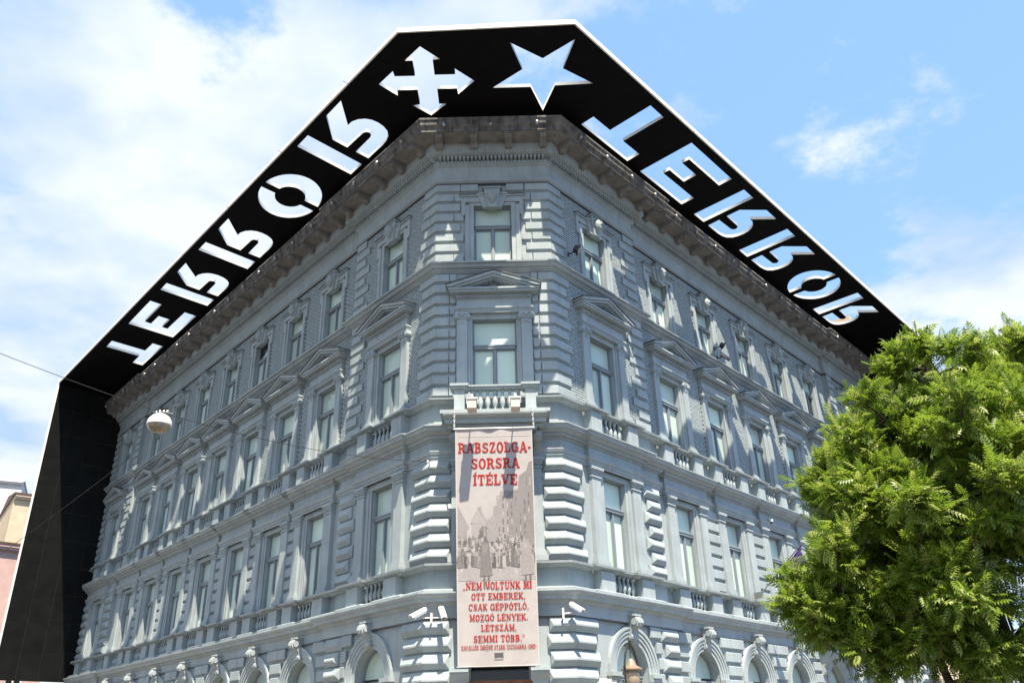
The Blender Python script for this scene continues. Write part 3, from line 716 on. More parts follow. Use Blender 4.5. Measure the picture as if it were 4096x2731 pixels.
# ---- chamfer balcony over the door
b = MB()
b.box(-1.50, 1.50, -1.15, .0, 8.10, 8.20); b.prism([(-1.15, 8.098), (-1.14, 8.06), (-1.06, 8.02), (-1.02, 7.985), (0, 7.985), (0, 8.098)], -1.42, 1.42, 'x')
b.box(-1.38, 1.38, -1.0, .0, 7.86, 7.984); b.box(-1.30, 1.30, -.88, .0, 7.76, 7.859)
b.box(-1.12, -.62, -.90, -.1, 7.68, 7.759); b.box(.62, 1.12, -.90, -.1, 7.68, 7.759)
obj('balcony_slab', b.mesh('balcony_slab', M['trim']), BLD, FM('C', 0))
b = MB()
for sx in (-1, 1):
    b.box(*sorted((sx * .82, sx * 1.16)), -.92, -.58, 8.20, 8.30); b.box(*sorted((sx * .845, sx * 1.135)), -.90, -.60, 8.30, 8.90)
    b.box(*sorted((sx * .77, sx * 1.21)), -.97, -.53, 8.90, 8.97); b.box(*sorted((sx * .73, sx * 1.25)), -1.01, -.49, 8.97, 9.035)
    b.box(*sorted((sx * .90, sx * 1.10)), -.53, 0, 8.88, 8.98); b.box(*sorted((sx * .9, sx * 1.1)), -.58, 0, 8.20, 8.28)
b.box(-.77, .77, -.88, -.64, 8.90, 8.965); b.box(-.73, .73, -.92, -.60, 8.965, 9.01); b.box(-.82, .82, -.86, -.66, 8.20, 8.28)
obj('balcony_rail', b.mesh('balcony_rail', M['trim']), BLD, FM('C', 0))
for j in range(7):
    o_ = obj('baluster', BA, BLD, FM('C', (j - 3) * .205, .76, 8.28)); o_.scale = (1.05, 1.05, 1.03)
for sx in (-1, 1):
    for j in range(2): o_ = obj('baluster', BA, BLD, FM('C', sx * 1.0, .18 + j * .22, 8.28)); o_.scale = (1, 1, 1.0)
b = MB(); cs2 = [(.02, 6.95), (-.14, 6.95), (-.20, 7.03), (-.18, 7.14), (-.24, 7.3), (-.40, 7.42), (-.62, 7.46), (-.72, 7.55), (-.72, 7.66), (-.64, 7.758), (.02, 7.758)]
b.prism(cs2, -.10, .10, 'x'); b.prism([(y * 1.04, z) for y, z in cs2], -.04, .04, 'x')
for sx in (-1, 1): b.prism([(-.56 + .11 * math.cos(t), 7.60 + .11 * math.sin(t)) for t in [2 * math.pi * i / 12 for i in range(12)]], *sorted((sx * .10, sx * .13)), 'x')
me = b.mesh('balcony_console', M['trim'])
for sx in (-1, 1): obj('balcony_console', me, BLD, FM('C', sx * 1.14))
b = MB()
for sx in (-1, 1): b.prism([(sx * .52, 7.42), (sx * .52, 7.47), (0, 7.70), (0, 7.64)], -.34, 0)
b.prism([(-.5, 7.42), (.5, 7.42), (0, 7.64)], -.26, 0); obj('door_pediment', b.mesh('door_pediment', M['trim']), BLD, FM('C', 0))
# doorway at the foot of the chamfer
for sx in (-1, 1):
    b = MB(); b.box(*sorted((sx * .80, sx * 1.18)), -.36, .0, -1.6, 1.36); b.prism([(-.36, 1.36), (-.50, 1.52), (-.50, 1.57), (-.54, 1.575), (-.54, 1.64), (0, 1.64), (0, 1.36)], *sorted((sx * .76, sx * 1.22)), 'x')
    obj('door_pilaster', b.mesh('door_pilaster', M['trim']), BLD, FM('C', 0, .22))
dr = thing  # noqa
b = MB(); b.box(-.72, .72, .20, .28, 1.40, 1.72); b.box(-.62, .62, .30, .34, -1.58, 1.24)
dd = obj('door', b.mesh('door', M['dark']), BLD, FM('C', 0, .22))
b = MB(); b.box(-.80, .80, -.06, .16, 1.24, 1.40); b.box(-.72, -.60, .02, .2, -1.58, 1.24); b.box(.60, .72, .02, .2, -1.58, 1.24); b.box(-.60, .60, .08, .16, 1.14, 1.24)
obj('door_frame', b.mesh('door_frame', M['wood']), dd)

# ------------------------------------------------------------------ black canopy with cut-out letters
Z0 = 18.7; TH = .13
CAN = thing('black_canopy', 'wide black roof-edge canopy with cut out letters, arrow cross and star around the grey building', 'canopy', (0, 0, 0))
def sh(w, a, o): return (a, o)
def Rg(pts, w, s0, sc, sgn, k):   # letter outline -> plan points
    out_ = []
    for a, o in pts:
        q = W(w, s0 + sgn * a * sc + k * (o - 1.1), o); out_.append((q.x, q.y))
    return out_
gl_I = [[(0, 1.10), (.75, 1.10), (.75, 3.34), (0, 3.34)]]
gl_P = [[(1.07, 2.57), (1.86, 3.34), (2.74, 3.34), (1.98, 2.56), (2.20, 2.55), (2.42, 2.45), (2.60, 2.28), (2.70, 2.08), (2.735, 1.85), (2.71, 1.60), (2.62, 1.38), (2.45, 1.21), (2.22, 1.13), (1.95, 1.10),
         (1.11, 1.10), (1.09, 1.63), (2.0, 1.65), (2.12, 1.70), (2.17, 1.80), (2.12, 1.91), (2.0, 1.96), (1.08, 1.98)]]
gl_T = [[(0, 1.10), (2.75, 1.10), (2.75, 1.63), (1.75, 1.63), (1.75, 3.32), (.95, 3.32), (.95, 1.63), (0, 1.63)]]
gl_E = [[(0, 1.10), (2.87, 1.10), (2.87, 1.66), (.72, 1.66), (.72, 1.93), (1.70, 1.93), (1.70, 2.48), (.72, 2.48), (.72, 2.78), (2.87, 2.78), (2.87, 3.32), (0, 3.32)]]
def ell(cx, cy, rx, ry, a0, a1, n=16): return [(cx + rx * math.cos(a0 + (a1 - a0) * i / n), cy + ry * math.sin(a0 + (a1 - a0) * i / n)) for i in range(n + 1)]
def half_o(side):
    g = .17; rx, ry, ix, iy = 1.47, 1.13, .66, .56; cy0 = 2.15
    a = math.acos(g / rx); ai = math.acos(g / ix)
    if side > 0: return ell(0, cy0, rx, ry, -a, a, 24) + ell(0, cy0, ix, iy, ai, -ai, 14)
    return ell(0, cy0, rx, ry, math.pi - a, math.pi + a, 24) + ell(0, cy0, ix, iy, math.pi + ai, math.pi - ai, 14)
gl_O = [half_o(1), half_o(-1)]
holes = []
def putl(gl, w, s0, sc, sgn, k):
    for pts in gl: holes.append(Rg(pts, w, s0, sc, sgn, k))
kL, kR = -.09, -.05
for s0 in (17.88, 13.60, 5.05): putl(gl_I, 'L', s0, 1.0, -1, kL)
for s0 in (17.88, 13.60, 5.05): putl(gl_P, 'L', s0, 1.07, -1, kL)
putl(gl_T, 'L', 26.45, 1.08, -1, kL); putl(gl_E, 'L', 22.13, 1.02, -1, kL); putl(gl_O, 'L', 7.68 + .09, .99, -1, kL)
for s0 in (9.18, 12.90, 20.40): putl(gl_I, 'R', s0, 1.0, 1, kR); putl(gl_P, 'R', s0, 1.0, 1, kR)
putl(gl_T, 'R', 1.85, .985, 1, kR); putl(gl_E, 'R', 5.38, 1.0, 1, kR); putl(gl_O, 'R', 18.18, .99, 1, kR)
arr = [(-2.01, 3.86), (-1.46, 3.33), (-1.68, 3.31), (-1.68, 2.68), (-1.04, 2.68), (-1.04, 2.93), (-.46, 2.38), (-1.00, 1.80), (-1.02, 2.06), (-1.65, 2.06), (-1.65, 1.38), (-1.41, 1.37), (-1.95, .84), (-2.50, 1.33), (-2.27, 1.37), (-2.27, 2.04), (-2.91, 2.04), (-2.93, 1.79), (-3.46, 2.32), (-2.95, 2.87), (-2.92, 2.65), (-2.29, 2.65), (-2.29, 3.29), (-2.54, 3.29)]
star = [(.67, 3.93), (1.66, 3.27), (2.60, 4.01), (2.30, 2.83), (3.28, 2.15), (2.08, 2.10), (1.73, .95), (1.31, 2.06), (.10, 2.05), (1.04, 2.83)]
holes += [[(x, -y) for x, y in arr], [(x, -y) for x, y in star]]
Bo = W('L', 31.70, 3.83); Bi = W('L', 32.42, -.3); AL = Vector((-2.586, -4.387, 0)); AR_ = Vector((2.538, -4.564, 0)); Ro = W('R', 28.4, 3.83); Ri = W('R', 28.4, -.3)
il, ir = isect('L', -.3, 'C', -.3), isect('C', -.3, 'R', -.3)
outer = [(p.x, p.y) for p in (Bi, Bo, AL, AR_, Ro, Ri, ir, il)]
cu = bpy.data.curves.new('soffit_outline', 'CURVE'); cu.dimensions = '2D'; cu.fill_mode = 'BOTH'; cu.extrude = TH / 2
for poly in [outer] + holes:
    sp = cu.splines.new('POLY'); sp.points.add(len(poly) - 1)
    for p, q in zip(sp.points, poly): p.co = (*q, 0, 1)
    sp.use_cyclic_u = True
tmp = bpy.data.objects.new('soffit_outline', cu); COL.objects.link(tmp); bpy.context.view_layer.update()
me = bpy.data.meshes.new_from_object(tmp.evaluated_get(bpy.context.evaluated_depsgraph_get())); bpy.data.objects.remove(tmp); bpy.data.curves.remove(cu)
me.name = 'soffit'; me.materials.clear(); me.materials.append(M['black']); me.materials.append(M['edge'])
for p in me.polygons: p.material_index = 1 if abs(p.normal.z) < .5 else 0
sf = obj('soffit', me, CAN, Matrix.Translation((0, 0, Z0 + TH / 2 + H)))
def offs(pts, d):   # outward offset of the open outer line
    res = []
    for i, p in enumerate(pts):
        ds = []
        if i > 0: ds.append((pts[i] - pts[i - 1]).normalized())
        if i < len(pts) - 1: ds.append((pts[i + 1] - pts[i]).normalized())
        ns = [Vector((q.y, -q.x, 0)) for q in ds]; n_ = sum(ns, Vector()).normalized(); res.append(p + n_ * d / n_.dot(ns[0]))
    return res
ol = [Vector((q[0], q[1], 0)) for q in outer[1:5]]
for a, c in ((0, 1), (1, 2), (2, 3)):
    o0 = offs(ol, .003); o1_ = offs(ol, .05); b = MB(); p0, p1, q0, q1 = o0[a], o0[c], o1_[a], o1_[c]
    b.add([(p.x, p.y, z) for z in (Z0 + H - .005, Z0 + H + .155) for p in (p0, p1, q1, q0)], [(0, 1, 2, 3), (4, 5, 6, 7), (0, 1, 5, 4), (1, 2, 6, 5), (2, 3, 7, 6), (3, 0, 4, 7)])
    obj('fascia', b.mesh('fascia', M['white']), CAN)
# panel seams on the underside: shallow ribs set a hair below the plate
for w, ss in (('L', (1.25, 5.62, 9.9, 14.25, 18.5, 22.8, 28.0)), ('R', (1.1, 4.97, 8.7, 12.4, 16.2, 20.0, 24.5))):
    for s in ss:
        p, q = W(w, s, 1.0), W(w, s - .15, 3.75); t = (q - p).normalized(); nn = Vector((t.y, -t.x, 0)) * .006; b = MB()
        b.add([(v.x, v.y, z) for z in (Z0 + H - .006, Z0 + H + .001) for v in (p - nn, p + nn, q + nn, q - nn)], [(0, 1, 2, 3), (4, 5, 6, 7), (0, 1, 5, 4), (1, 2, 6, 5), (2, 3, 7, 6), (3, 0, 4, 7)]); obj('seam', b.mesh('seam', M['bpanel']), CAN)
# vertical blades, each of separate panels on a core with a pale outer edge
def blade(w, po, pi, zlo, face):
    """face: +1 panels on the side towards the building corner"""
    t = (pi - po); Lh = t.length; t = t / Lh; n = -FR[w][0]
    n = (n - t * n.dot(t)).normalized(); hx, hz = 4, 11; ztop = Z0
    mt = Matrix((t, n, Vector((0, 0, 1)))).transposed().to_4x4(); mt.translation = po + Vector((0, 0, H))
    if mt.determinant() < 0: mt = Matrix((t, -n, Vector((0, 0, 1)))).transposed().to_4x4(); mt.translation = po + Vector((0, 0, H)); sg = -1
    else: sg = 1
    core = boxmesh('side_blade', 0, Lh, -.06 if sg > 0 else .0, 0 if sg > 0 else .06, zlo, ztop + .12, mt=mat('blade_core', (.05, .05, .05), .5, .2, 3))
    o = obj('side_blade', core, CAN, mt)
    e = obj('fascia', boxmesh('fascia', -.05, -.002, -.08, .08, zlo, ztop + .26, mt=M['white']), o)
    dx = Lh / hx; dz = (ztop - zlo) / hz; g = .011
    pm = boxmesh('panel', g, dx - g, 0 if sg > 0 else -.02, .02 if sg > 0 else 0, g, dz - g, mt=M['bpanel'])
    for i in range(hx):
        for k in range(hz): obj('panel', pm, o, Matrix.Translation((i * dx, .001 * sg, zlo + k * dz - .002)))
blade('L', Vector((Bo.x, Bo.y, 0)), Vector((Bi.x, Bi.y, 0)), 3.32, 1)
blade('R', Vector((Ro.x, Ro.y, 0)), Vector((Ri.x, Ri.y, 0)), 3.32, 1)

# ------------------------------------------------------------------ banner
A_ = Vector((0, -1.10, 7.65 + H)); Bv = Vector((0, -.55, 1.70 + H)); BLn = (Bv - A_).length; vdir = (Bv - A_) / BLn; bn = Vector((1, 0, 0)).cross(vdir); bn = bn if bn.y < 0 else -bn
BM = Matrix((Vector((1, 0, 0)), -vdir, bn)).transposed().to_4x4(); BM.translation = A_      # local x right, y up, z towards the street
BAN = thing('banner', 'long banner with red lettering and a grey crowd photograph hanging below the corner balcony', 'banner', M_=BM)
nx, ny = 24, 90; vs = []; fs = []
def wav(x, v): return .010 * math.sin(9 * x + .5 * math.sin(v)) * max(0, 1 - v / 2.2) + .012 * math.sin(7.5 * x - .8 * v) * max(0, (v - 4.4) / 1.6) + .007 * math.sin(5 * x + 1.2 * v) * math.sin(.9 * v + .6) + .004 * math.sin(13 * x + 2.2 * v) + .012 * math.sin(math.pi * v / 6) * math.cos(2.2 * x)
for j in range(ny + 1):
    for i in range(nx + 1):
        u = i / nx; v = j / ny * 5.975; xl = -1.09 + (.06) * v / 5.975; xr = .985; x = xl + (xr - xl) * u; vs.append((x, -v, wav(x, v)))
for j in range(ny):
    for i in range(nx): k = j * (nx + 1) + i; fs.append((k, k + 1, k + nx + 2, k + nx + 1))
b = MB(); b.add(vs, fs); bv2 = [(x, y, z - .004) for x, y, z in vs]; b.add(bv2, fs)
obj('banner_cloth', smooth(b.mesh('banner_cloth', M['banner'])), BAN)
# hems
b = MB()
def strip(poly, lift, mi=0, sub=.25):
    """a flat piece of print that follows the cloth"""
    c = (sum(p[0] for p in poly) / len(poly), sum(p[1] for p in poly) / len(poly))
    vs = [(x, -v, wav(x, v) + lift) for x, v in poly]; b.add(vs, [tuple(range(len(poly)))], mi)
hem = M['cam']
b = MB()
for v0, v1 in ((.20, .225),): 
    for i in range(16):
        x0 = -1.0 + i * .119; strip([(x0, v0), (x0 + .119, v0), (x0 + .119, v1), (x0, v1)], .004)
for j in range(59):
    v0 = .02 + j * .1; 
    for xa in (-1.085 + .06 * v0 / 6, .955): strip([(xa, v0), (xa + .028, v0), (xa + .028, v0 + .1), (xa, v0 + .1)], .0035)
obj('hem', b.mesh('hem', mat('hem_cloth', (.50, .47, .46), .8, .03, 9, spec=.1)), BAN)
b = MB(); b.tube([(-1.13, 0, .01), (1.05, 0, .01)], .022, 8); obj('rod', b.mesh('rod', M['white']), BAN)
b = MB(); b.tube([(-1.05, -5.975, .0), (1.0, -5.975, .0)], .02, 8); obj('rod', b.mesh('rod', M['metal']), BAN)
# chains
for xx, x2 in ((-1.11, -1.10), (1.03, 1.0)):
    b = MB(); n = 9
    for k in range(n):
        z = .02 + .58 * (k + .5) / n; x = xx + (x2 - xx) * k / n
        pts = [(x + (.018 * math.cos(t) if k % 2 else 0), z + .042 * math.sin(t), .01 + (0 if k % 2 else .018 * math.cos(t)) + .05 * z) for t in [2 * math.pi * i / 10 for i in range(11)]]
        b.tube(pts, .0065, 5)
    obj('chain', b.mesh('chain', M['cam']), BAN)

# slab-serif letters: built from strokes
T, t_ = .215, .14
def seg(x0, y0, x1, y1, w_):
    d = Vector((x1 - x0, y1 - y0)); d.normalize(); n = Vector((-d.y, d.x)) * w_ / 2
    return [[(x0 + n.x, y0 + n.y), (x0 - n.x, y0 - n.y), (x1 - n.x, y1 - n.y), (x1 + n.x, y1 + n.y)]]
def stem(x, y0=0, y1=1): return [[(x - T / 2, y0), (x + T / 2, y0), (x + T / 2, y1), (x - T / 2, y1)]]
def sf_(x, y, hw=.19): return [[(x - hw, y), (x + hw, y), (x + hw, y + t_), (x - hw, y + t_)]]
def arcs(cx, cy, rx, ry, a0, a1, wx=T, wy=t_, n=14):
    o = []
    for i in range(n):
        a, c = a0 + (a1 - a0) * i / n, a0 + (a1 - a0) * (i + 1) / n
        o.append([(cx + rx * math.cos(a), cy + ry * math.sin(a)), (cx + rx * math.cos(c), cy + ry * math.sin(c)), (cx + (rx - wx) * math.cos(c), cy + (ry - wy) * math.sin(c)), (cx + (rx - wx) * math.cos(a), cy + (ry - wy) * math.sin(a))])
    return o
PI = math.pi
def bar(x0, x1, y): return [[(x0, y), (x1, y), (x1, y + t_), (x0, y + t_)]]
S_ = arcs(.38, .73, .32, .27, .15 * PI, 1.42 * PI) + arcs(.40, .27, .34, .27, -.9 * PI, .42 * PI) + seg(.30, .56, .50, .44, .15) + seg(.68, .72, .68, .98, .09) + seg(.09, .03, .09, .30, .09)
O_ = arcs(.42, .5, .40, .52, 0, 2 * PI, T, t_, 26)
C_g = arcs(.44, .5, .42, .52, .22 * PI, 1.80 * PI, T, t_, 22) + seg(.76, .64, .76, 1.0, .10)
GL = {
 'A': (.92, seg(.16, 0, .43, 1, .13) + seg(.76, 0, .49, 1, .20) + bar(.26, .68, .26) + sf_(.16, 0, .16) + sf_(.76, 0, .17)),
 'B': (.84, stem(.21) + sf_(.17, 0, .17) + sf_(.17, .88, .17) + arcs(.42, .745, .30, .255, -.5 * PI, .5 * PI) + arcs(.42, .27, .36, .27, -.5 * PI, .5 * PI) + bar(.2, .42, .88) + bar(.2, .42, .46) + bar(.2, .42, 0)),
 'C': (.88, C_g), 'G': (.92, C_g + stem(.78, .06, .46) + bar(.56, .92, .40)),
 'D': (.88, stem(.21) + sf_(.17, 0, .17) + sf_(.17, .88, .17) + arcs(.40, .5, .44, .5, -.5 * PI, .5 * PI) + bar(.2, .4, .88) + bar(.2, .4, 0)),
 'E': (.84, stem(.21) + sf_(.17, 0, .17) + sf_(.17, .88, .17) + bar(.2, .78, .88) + bar(.2, .78, 0) + bar(.2, .52, .45) + seg(.74, .64, .74, .98, .11) + seg(.74, .02, .74, .36, .11) + seg(.52, .36, .52, .66, .09)),
 'I': (.44, stem(.22) + sf_(.22, 0, .21) + sf_(.22, .88, .21)),
 'K': (.90, stem(.21) + sf_(.2, 0) + sf_(.2, .88) + seg(.28, .42, .72, .95, .13) + seg(.40, .55, .76, .05, .19) + sf_(.74, 0, .16) + sf_(.70, .88, .16)),
 'L': (.76, stem(.21) + sf_(.2, 0) + sf_(.2, .88) + bar(.2, .72, 0) + seg(.68, .02, .68, .42, .11)),
 'M': (1.06, stem(.86) + seg(.18, 0, .18, .95, .12) + seg(.22, .95, .52, .1, .18) + seg(.52, .1, .82, .95, .12) + sf_(.18, 0, .17) + sf_(.86, 0, .18) + sf_(.17, .88, .15) + sf_(.88, .88, .16)),
 'N': (.94, seg(.18, 0, .18, .95, .12) + seg(.2, .92, .74, .06, .20) + seg(.76, .05, .76, 1, .12) + sf_(.18, 0, .17) + sf_(.17, .88, .16) + sf_(.76, .88, .17)),
 'O': (.84, O_),
 'P': (.82, stem(.21) + sf_(.2, 0, .2) + sf_(.17, .88, .17) + arcs(.42, .69, .36, .31, -.5 * PI, .5 * PI) + bar(.2, .42, .88) + bar(.2, .42, .38)),
 'R': (.90, stem(.21) + sf_(.2, 0, .19) + sf_(.17, .88, .17) + arcs(.42, .71, .34, .29, -.5 * PI, .5 * PI) + bar(.2, .42, .88) + bar(.2, .42, .42) + seg(.50, .48, .70, .08, .18) + sf_(.78, 0, .12)),
 'S': (.78, S_),
 'T': (.84, stem(.42) + sf_(.42, 0, .21) + bar(.06, .78, .88) + seg(.09, .66, .09, .98, .11) + seg(.75, .66, .75, .98, .11)),
 'U': (.90, stem(.22, .3, 1) + seg(.72, .3, .72, 1, .13) + arcs(.45, .32, .33, .34, PI, 2 * PI) + sf_(.21, .88) + sf_(.72, .88, .16)),
 'V': (.90, seg(.17, .95, .42, .04, .20) + seg(.75, .95, .48, .04, .13) + sf_(.17, .88, .17) + sf_(.76, .88, .15)),
 'Y': (.88, stem(.44, 0, .45) + seg(.17, .95, .42, .42, .19) + seg(.72, .95, .48, .42, .13) + sf_(.44, 0) + sf_(.16, .88, .16) + sf_(.73, .88, .15)),
 'Z': (.80, bar(.08, .72, .88) + bar(.06, .74, 0) + seg(.62, .92, .18, .08, .19) + seg(.12, .70, .12, .98, .11) + seg(.69, .02, .69, .32, .11)),
 '-': (.42, bar(.05, .37, .36)), '.': (.30, [[(.06, 0), (.24, 0), (.24, .18), (.06, .18)]]), ',': (.30, [[(.06, 0), (.24, 0), (.24, .18), (.06, .18)], [(.14, 0), (.24, 0), (.10, -.2), (.05, -.18)]]),
 '(': (.36, arcs(.42, .45, .36, .62, .72 * PI, 1.28 * PI, .12, .08, 8)), ')': (.36, arcs(-.06, .45, .36, .62, -.28 * PI, .28 * PI, .12, .08, 8)),
 '"': (.52, [[(.06, .78), (.2, .78), (.2, .96), (.06, .96)], [(.14, .8), (.2, .8), (.10, .62), (.06, .64)], [(.30, .78), (.44, .78), (.44, .96), (.30, .96)], [(.38, .8), (.44, .8), (.34, .62), (.30, .64)]]),
 ' ': (.42, [])}
ACC = {'Á': 'A', 'É': 'E', 'Í': 'I', 'Ó': 'O', 'Ö': 'O'}
def glyph(ch):
    if ch == '„': wd, g = GL['"']; return wd, [[(x, y - .80) for x, y in p] for p in g]
    if ch == '”': return GL['"']
    bch = ACC.get(ch, ch); wd, g = GL[bch]; g = list(g)
    if ch == 'Ö': g += [[(c + x, 1.10 + y) for x, y in ((0, 0), (.14, 0), (.14, .13), (0, .13))] for c in (.22, .48)]
    elif ch in ACC: c = wd / 2; g += [[(c - .10, 1.07), (c + .02, 1.06), (c + .20, 1.24), (c + .06, 1.28)]]
    return wd, g
def text_part(txt, x0, x1, v0, v1, name='lettering'):
    global b
    tot = sum(glyph(c)[0] + .06 for c in txt) - .06; sx = (x1 - x0) / tot; hh = v1 - v0; x = x0; b = MB(); k = 0
    for ch in txt:
        wd, g = glyph(ch)
        for poly in g:
            k += 1; strip([(x + px_ * sx, v1 - py_ * hh) for px_, py_ in poly], .0085 + (k % 40) * .00012)
        x += (wd + .06) * sx
    return obj(name, b.mesh(name, M['red']), BAN)
for txt, x0, x1, v0, v1 in [('RABSZOLGA-', -1.01, .945, .385, .665), ('SORSRA', -.666, .626, .815, 1.09), ('ÍTÉLVE', -.615, .561, 1.255, 1.53),
                            ('„NEM VOLTUNK MI', -.90, .85, 3.985, 4.165), ('OTT EMBEREK,', -.683, .672, 4.255, 4.415), ('CSAK GÉPPÓTLÓ,', -.754, .753, 4.51, 4.665),
                            ('MOZGÓ LÉNYEK.', -.731, .726, 4.765, 4.92), ('LÉTSZÁM,', -.447, .439, 5.01, 5.16), ('SEMMI TÖBB.”', -.635, .642, 5.26, 5.415), ('GAVALLÉR IMRÉNÉ STARK ZSUZSANNA (OND)', -.939, .914, 5.487, 5.59)]:
    tot_ = sum(glyph(c)[0] + .06 for c in txt) - .06; k_ = (x1 - x0) / tot_; xx = x0
    for wd_ in txt.split(' '):
        wl = sum(glyph(c)[0] + .06 for c in wd_) - .06; text_part(wd_, xx, xx + wl * k_, v0, v1); xx += (wl + .06 + glyph(' ')[0] + .06) * k_
b = MB(); strip([(-.12, 5.675), (.095, 5.675), (.095, 5.765), (-.12, 5.765)], .009)
for i in range(6): x = -.13 + i * .042; strip([(x, 5.66), (x + .02, 5.66), (x + .02, 5.675), (x, 5.675)], .0092); strip([(x + .005, 5.765), (x + .025, 5.765), (x + .025, 5.78), (x + .005, 5.78)], .0092)
strip([(-.13, 5.818), (.095, 5.818), (.095, 5.832), (-.13, 5.832)], .009)
obj('emblem', b.mesh('emblem', GREY[0]), BAN)
# the printed photograph: street, gabled house, terrace, marching crowd
b = MB(); rr = random.Random(3)
xr_ = .955
for i in range(10): strip([(-1.02 + i * .1975, 3.30 + .03 * math.sin(i * 2)), (-1.02 + (i + 1) * .1975, 3.30 + .03 * math.sin(i * 2 + 2)), (-1.02 + (i + 1) * .1975, 3.95), (-1.02 + i * .1975, 3.95)], .0040, 5)
strip([(-1.02, 2.05), (-.72, 2.62), (-1.02, 3.0)], .0042, 4); strip([(-1.02, 2.25), (-.78, 2.66), (-.78, 3.1), (-1.02, 3.1)], .0043, 4)
strip([(-.70, 2.52), (-.50, 2.12), (-.28, 2.52)], .0048, 5); strip([(-.66, 2.52), (-.30, 2.52), (-.30, 2.95), (-.66, 2.95)], .0046, 5); strip([(-.50, 2.10), (.0, 2.08), (.0, 2.4), (-.28, 2.52)], .0044, 4); strip([(-.28, 2.5), (.0, 2.4), (.0, 3.0), (-.28, 3.0)], .0043, 4)
for i in range(5): strip([(-.62 + i * .07, 2.6), (-.59 + i * .07, 2.6), (-.59 + i * .07, 2.75), (-.62 + i * .07, 2.75)], .0052, 3)
strip([(.0, 1.82), (.08, 1.80), (.10, 1.70), (.32, 1.66), (.32, 3.0), (.0, 3.05)], .0044, 4)
strip([(.30, 1.72), (.56, 1.66), (.60, 1.30), (.80, 1.16), (.86, .96), (.955, .90), (.955, 3.1), (.30, 3.1)], .0046, 3)
for r_ in range(6):
    for c_ in range(8):
        x = .035 + c_ * .112 + rr.uniform(-.005, .005); v = 1.82 + r_ * .2 - (c_ > 5) * .08
        if v > 2.85: continue
        strip([(x, v), (x + .03, v), (x + .03, v + .13), (x, v + .13)], .0054, 1 if (r_ + c_) % 3 else 6)
for c_ in range(4): x = .60 + c_ * .09; strip([(x, 1.36 + .0 * c_), (x + .028, 1.34), (x + .028, 1.55), (x, 1.56)], .0054, 6 if c_ % 2 else 1)
strip([(-.46, 2.72), (-.40, 2.60), (-.28, 2.60), (-.22, 2.74), (-.22, 2.9), (-.46, 2.9)], .0056, 1)
strip([(-1.02, 2.58), (.95, 2.48), (.95, 2.492), (-1.02, 2.592)], .0058, 2)
for row in range(7):
    for i in range(22):
        x = -1.0 + i * .09 + rr.uniform(-.03, .03) + (row % 2) * .04; v = 2.84 + row * .075 + rr.uniform(-.02, .02); s_ = .028 + row * .004
        if x > .92 or x < -1.0: continue
        g = rr.choice([0, 1, 1, 2, 3, 5, 6]); l_ = .0060 + row * .0003 + i * .00001
        strip([(x - s_ * .9, v + s_), (x + s_ * .9, v + s_), (x + s_ * 1.2, v + s_ * 3.2), (x + s_ * .9, v + s_ * 6.5), (x - s_ * .9, v + s_ * 6.5), (x - s_ * 1.2, v + s_ * 3.2)], l_, g)
        strip([(x + s_ * .7 * math.cos(a), v + s_ * .8 * math.sin(a)) for a in [2 * PI * q / 7 for q in range(7)]], l_ + .0001, rr.choice([1, 2, 4]))
def fig(x, v, s_, g, lift):
    strip([(x + .05 * s_ * math.cos(a), v + .06 * s_ * math.sin(a)) for a in [2 * PI * q / 9 for q in range(9)]], lift + .0003, g - 1)
    strip([(x - .10 * s_, v + .08 * s_), (x + .10 * s_, v + .08 * s_), (x + .13 * s_, v + .45 * s_), (x + .18 * s_, v + .95 * s_), (x - .16 * s_, v + .98 * s_), (x - .12 * s_, v + .45 * s_)], lift, g)
    strip([(x - .08 * s_, v + .14 * s_), (x + .07 * s_, v + .14 * s_), (x + .08 * s_, v + .40 * s_), (x - .08 * s_, v + .42 * s_)], lift + .0002, g + 1)
    for dx in (-.07, .05): strip([(x + dx * s_, v + .96 * s_), (x + (dx + .06) * s_, v + .96 * s_), (x + (dx + .05) * s_, v + 1.3 * s_), (x + (dx + .01) * s_, v + 1.3 * s_)], lift - .0001, 1)
fig(-.31, 2.92, .95, 2, .0083); fig(.74, 2.86, 1.0, 4, .0083)
for x, v in ((-.82, 3.16), (-.74, 3.30), (.10, 3.12), (-.62, 3.2)): strip([(x + .05 * math.cos(a), v + .06 * math.sin(a)) for a in [2 * PI * q / 8 for q in range(8)]], .0084, 6)
obj('printed_photograph', b.mesh('printed_photograph', GREY), BAN)

# ------------------------------------------------------------------ fittings on the facade
b = MB()
def cctv(th, A, B):
    """camera housing from A (rear) to B (front)"""
    A, B = Vector(A), Vector(B); d = (B - A).normalized(); L_ = (B - A).length; side = d.cross(Vector((0, 0, 1))).normalized(); u_ = side.cross(d)
    m_ = Matrix((d, side, u_)).transposed().to_4x4(); m_.translation = A
    bb = MB(); bb.box(0, L_, -.055, .055, -.05, .045); bb.prism([(-.065, .045), (.065, .045), (.05, .075), (-.05, .075)], -.03, L_ + .07, 'x'); bb.box(-.03, L_ + .07, -.068, -.062, -.01, .05); bb.box(-.03, L_ + .07, .062, .068, -.01, .05)
    o = obj('camera_head', bb.mesh('camera_head', M['cam']), th, m_)
    bb = MB(); bb.box(L_, L_ + .012, -.04, .04, -.035, .03); obj('lens', bb.mesh('lens', M['lens']), o)
c1 = thing('security_camera', 'pair of white security cameras on one T bracket left of the banner', 'security camera', M_=FM('C', -1.70, .22, 2.86))
b = MB(); b.box(-.06, .06, -.04, .0, -.16, .10); b.tube([(0, 0, .03), (0, -.26, .03)], .022, 8); b.tube([(0, -.26, -.10), (0, -.26, .14)], .028, 8); b.tube([(-.21, -.26, .02), (.24, -.26, .02)], .014, 6)
obj('bracket', b.mesh('bracket', M['cam']), c1)
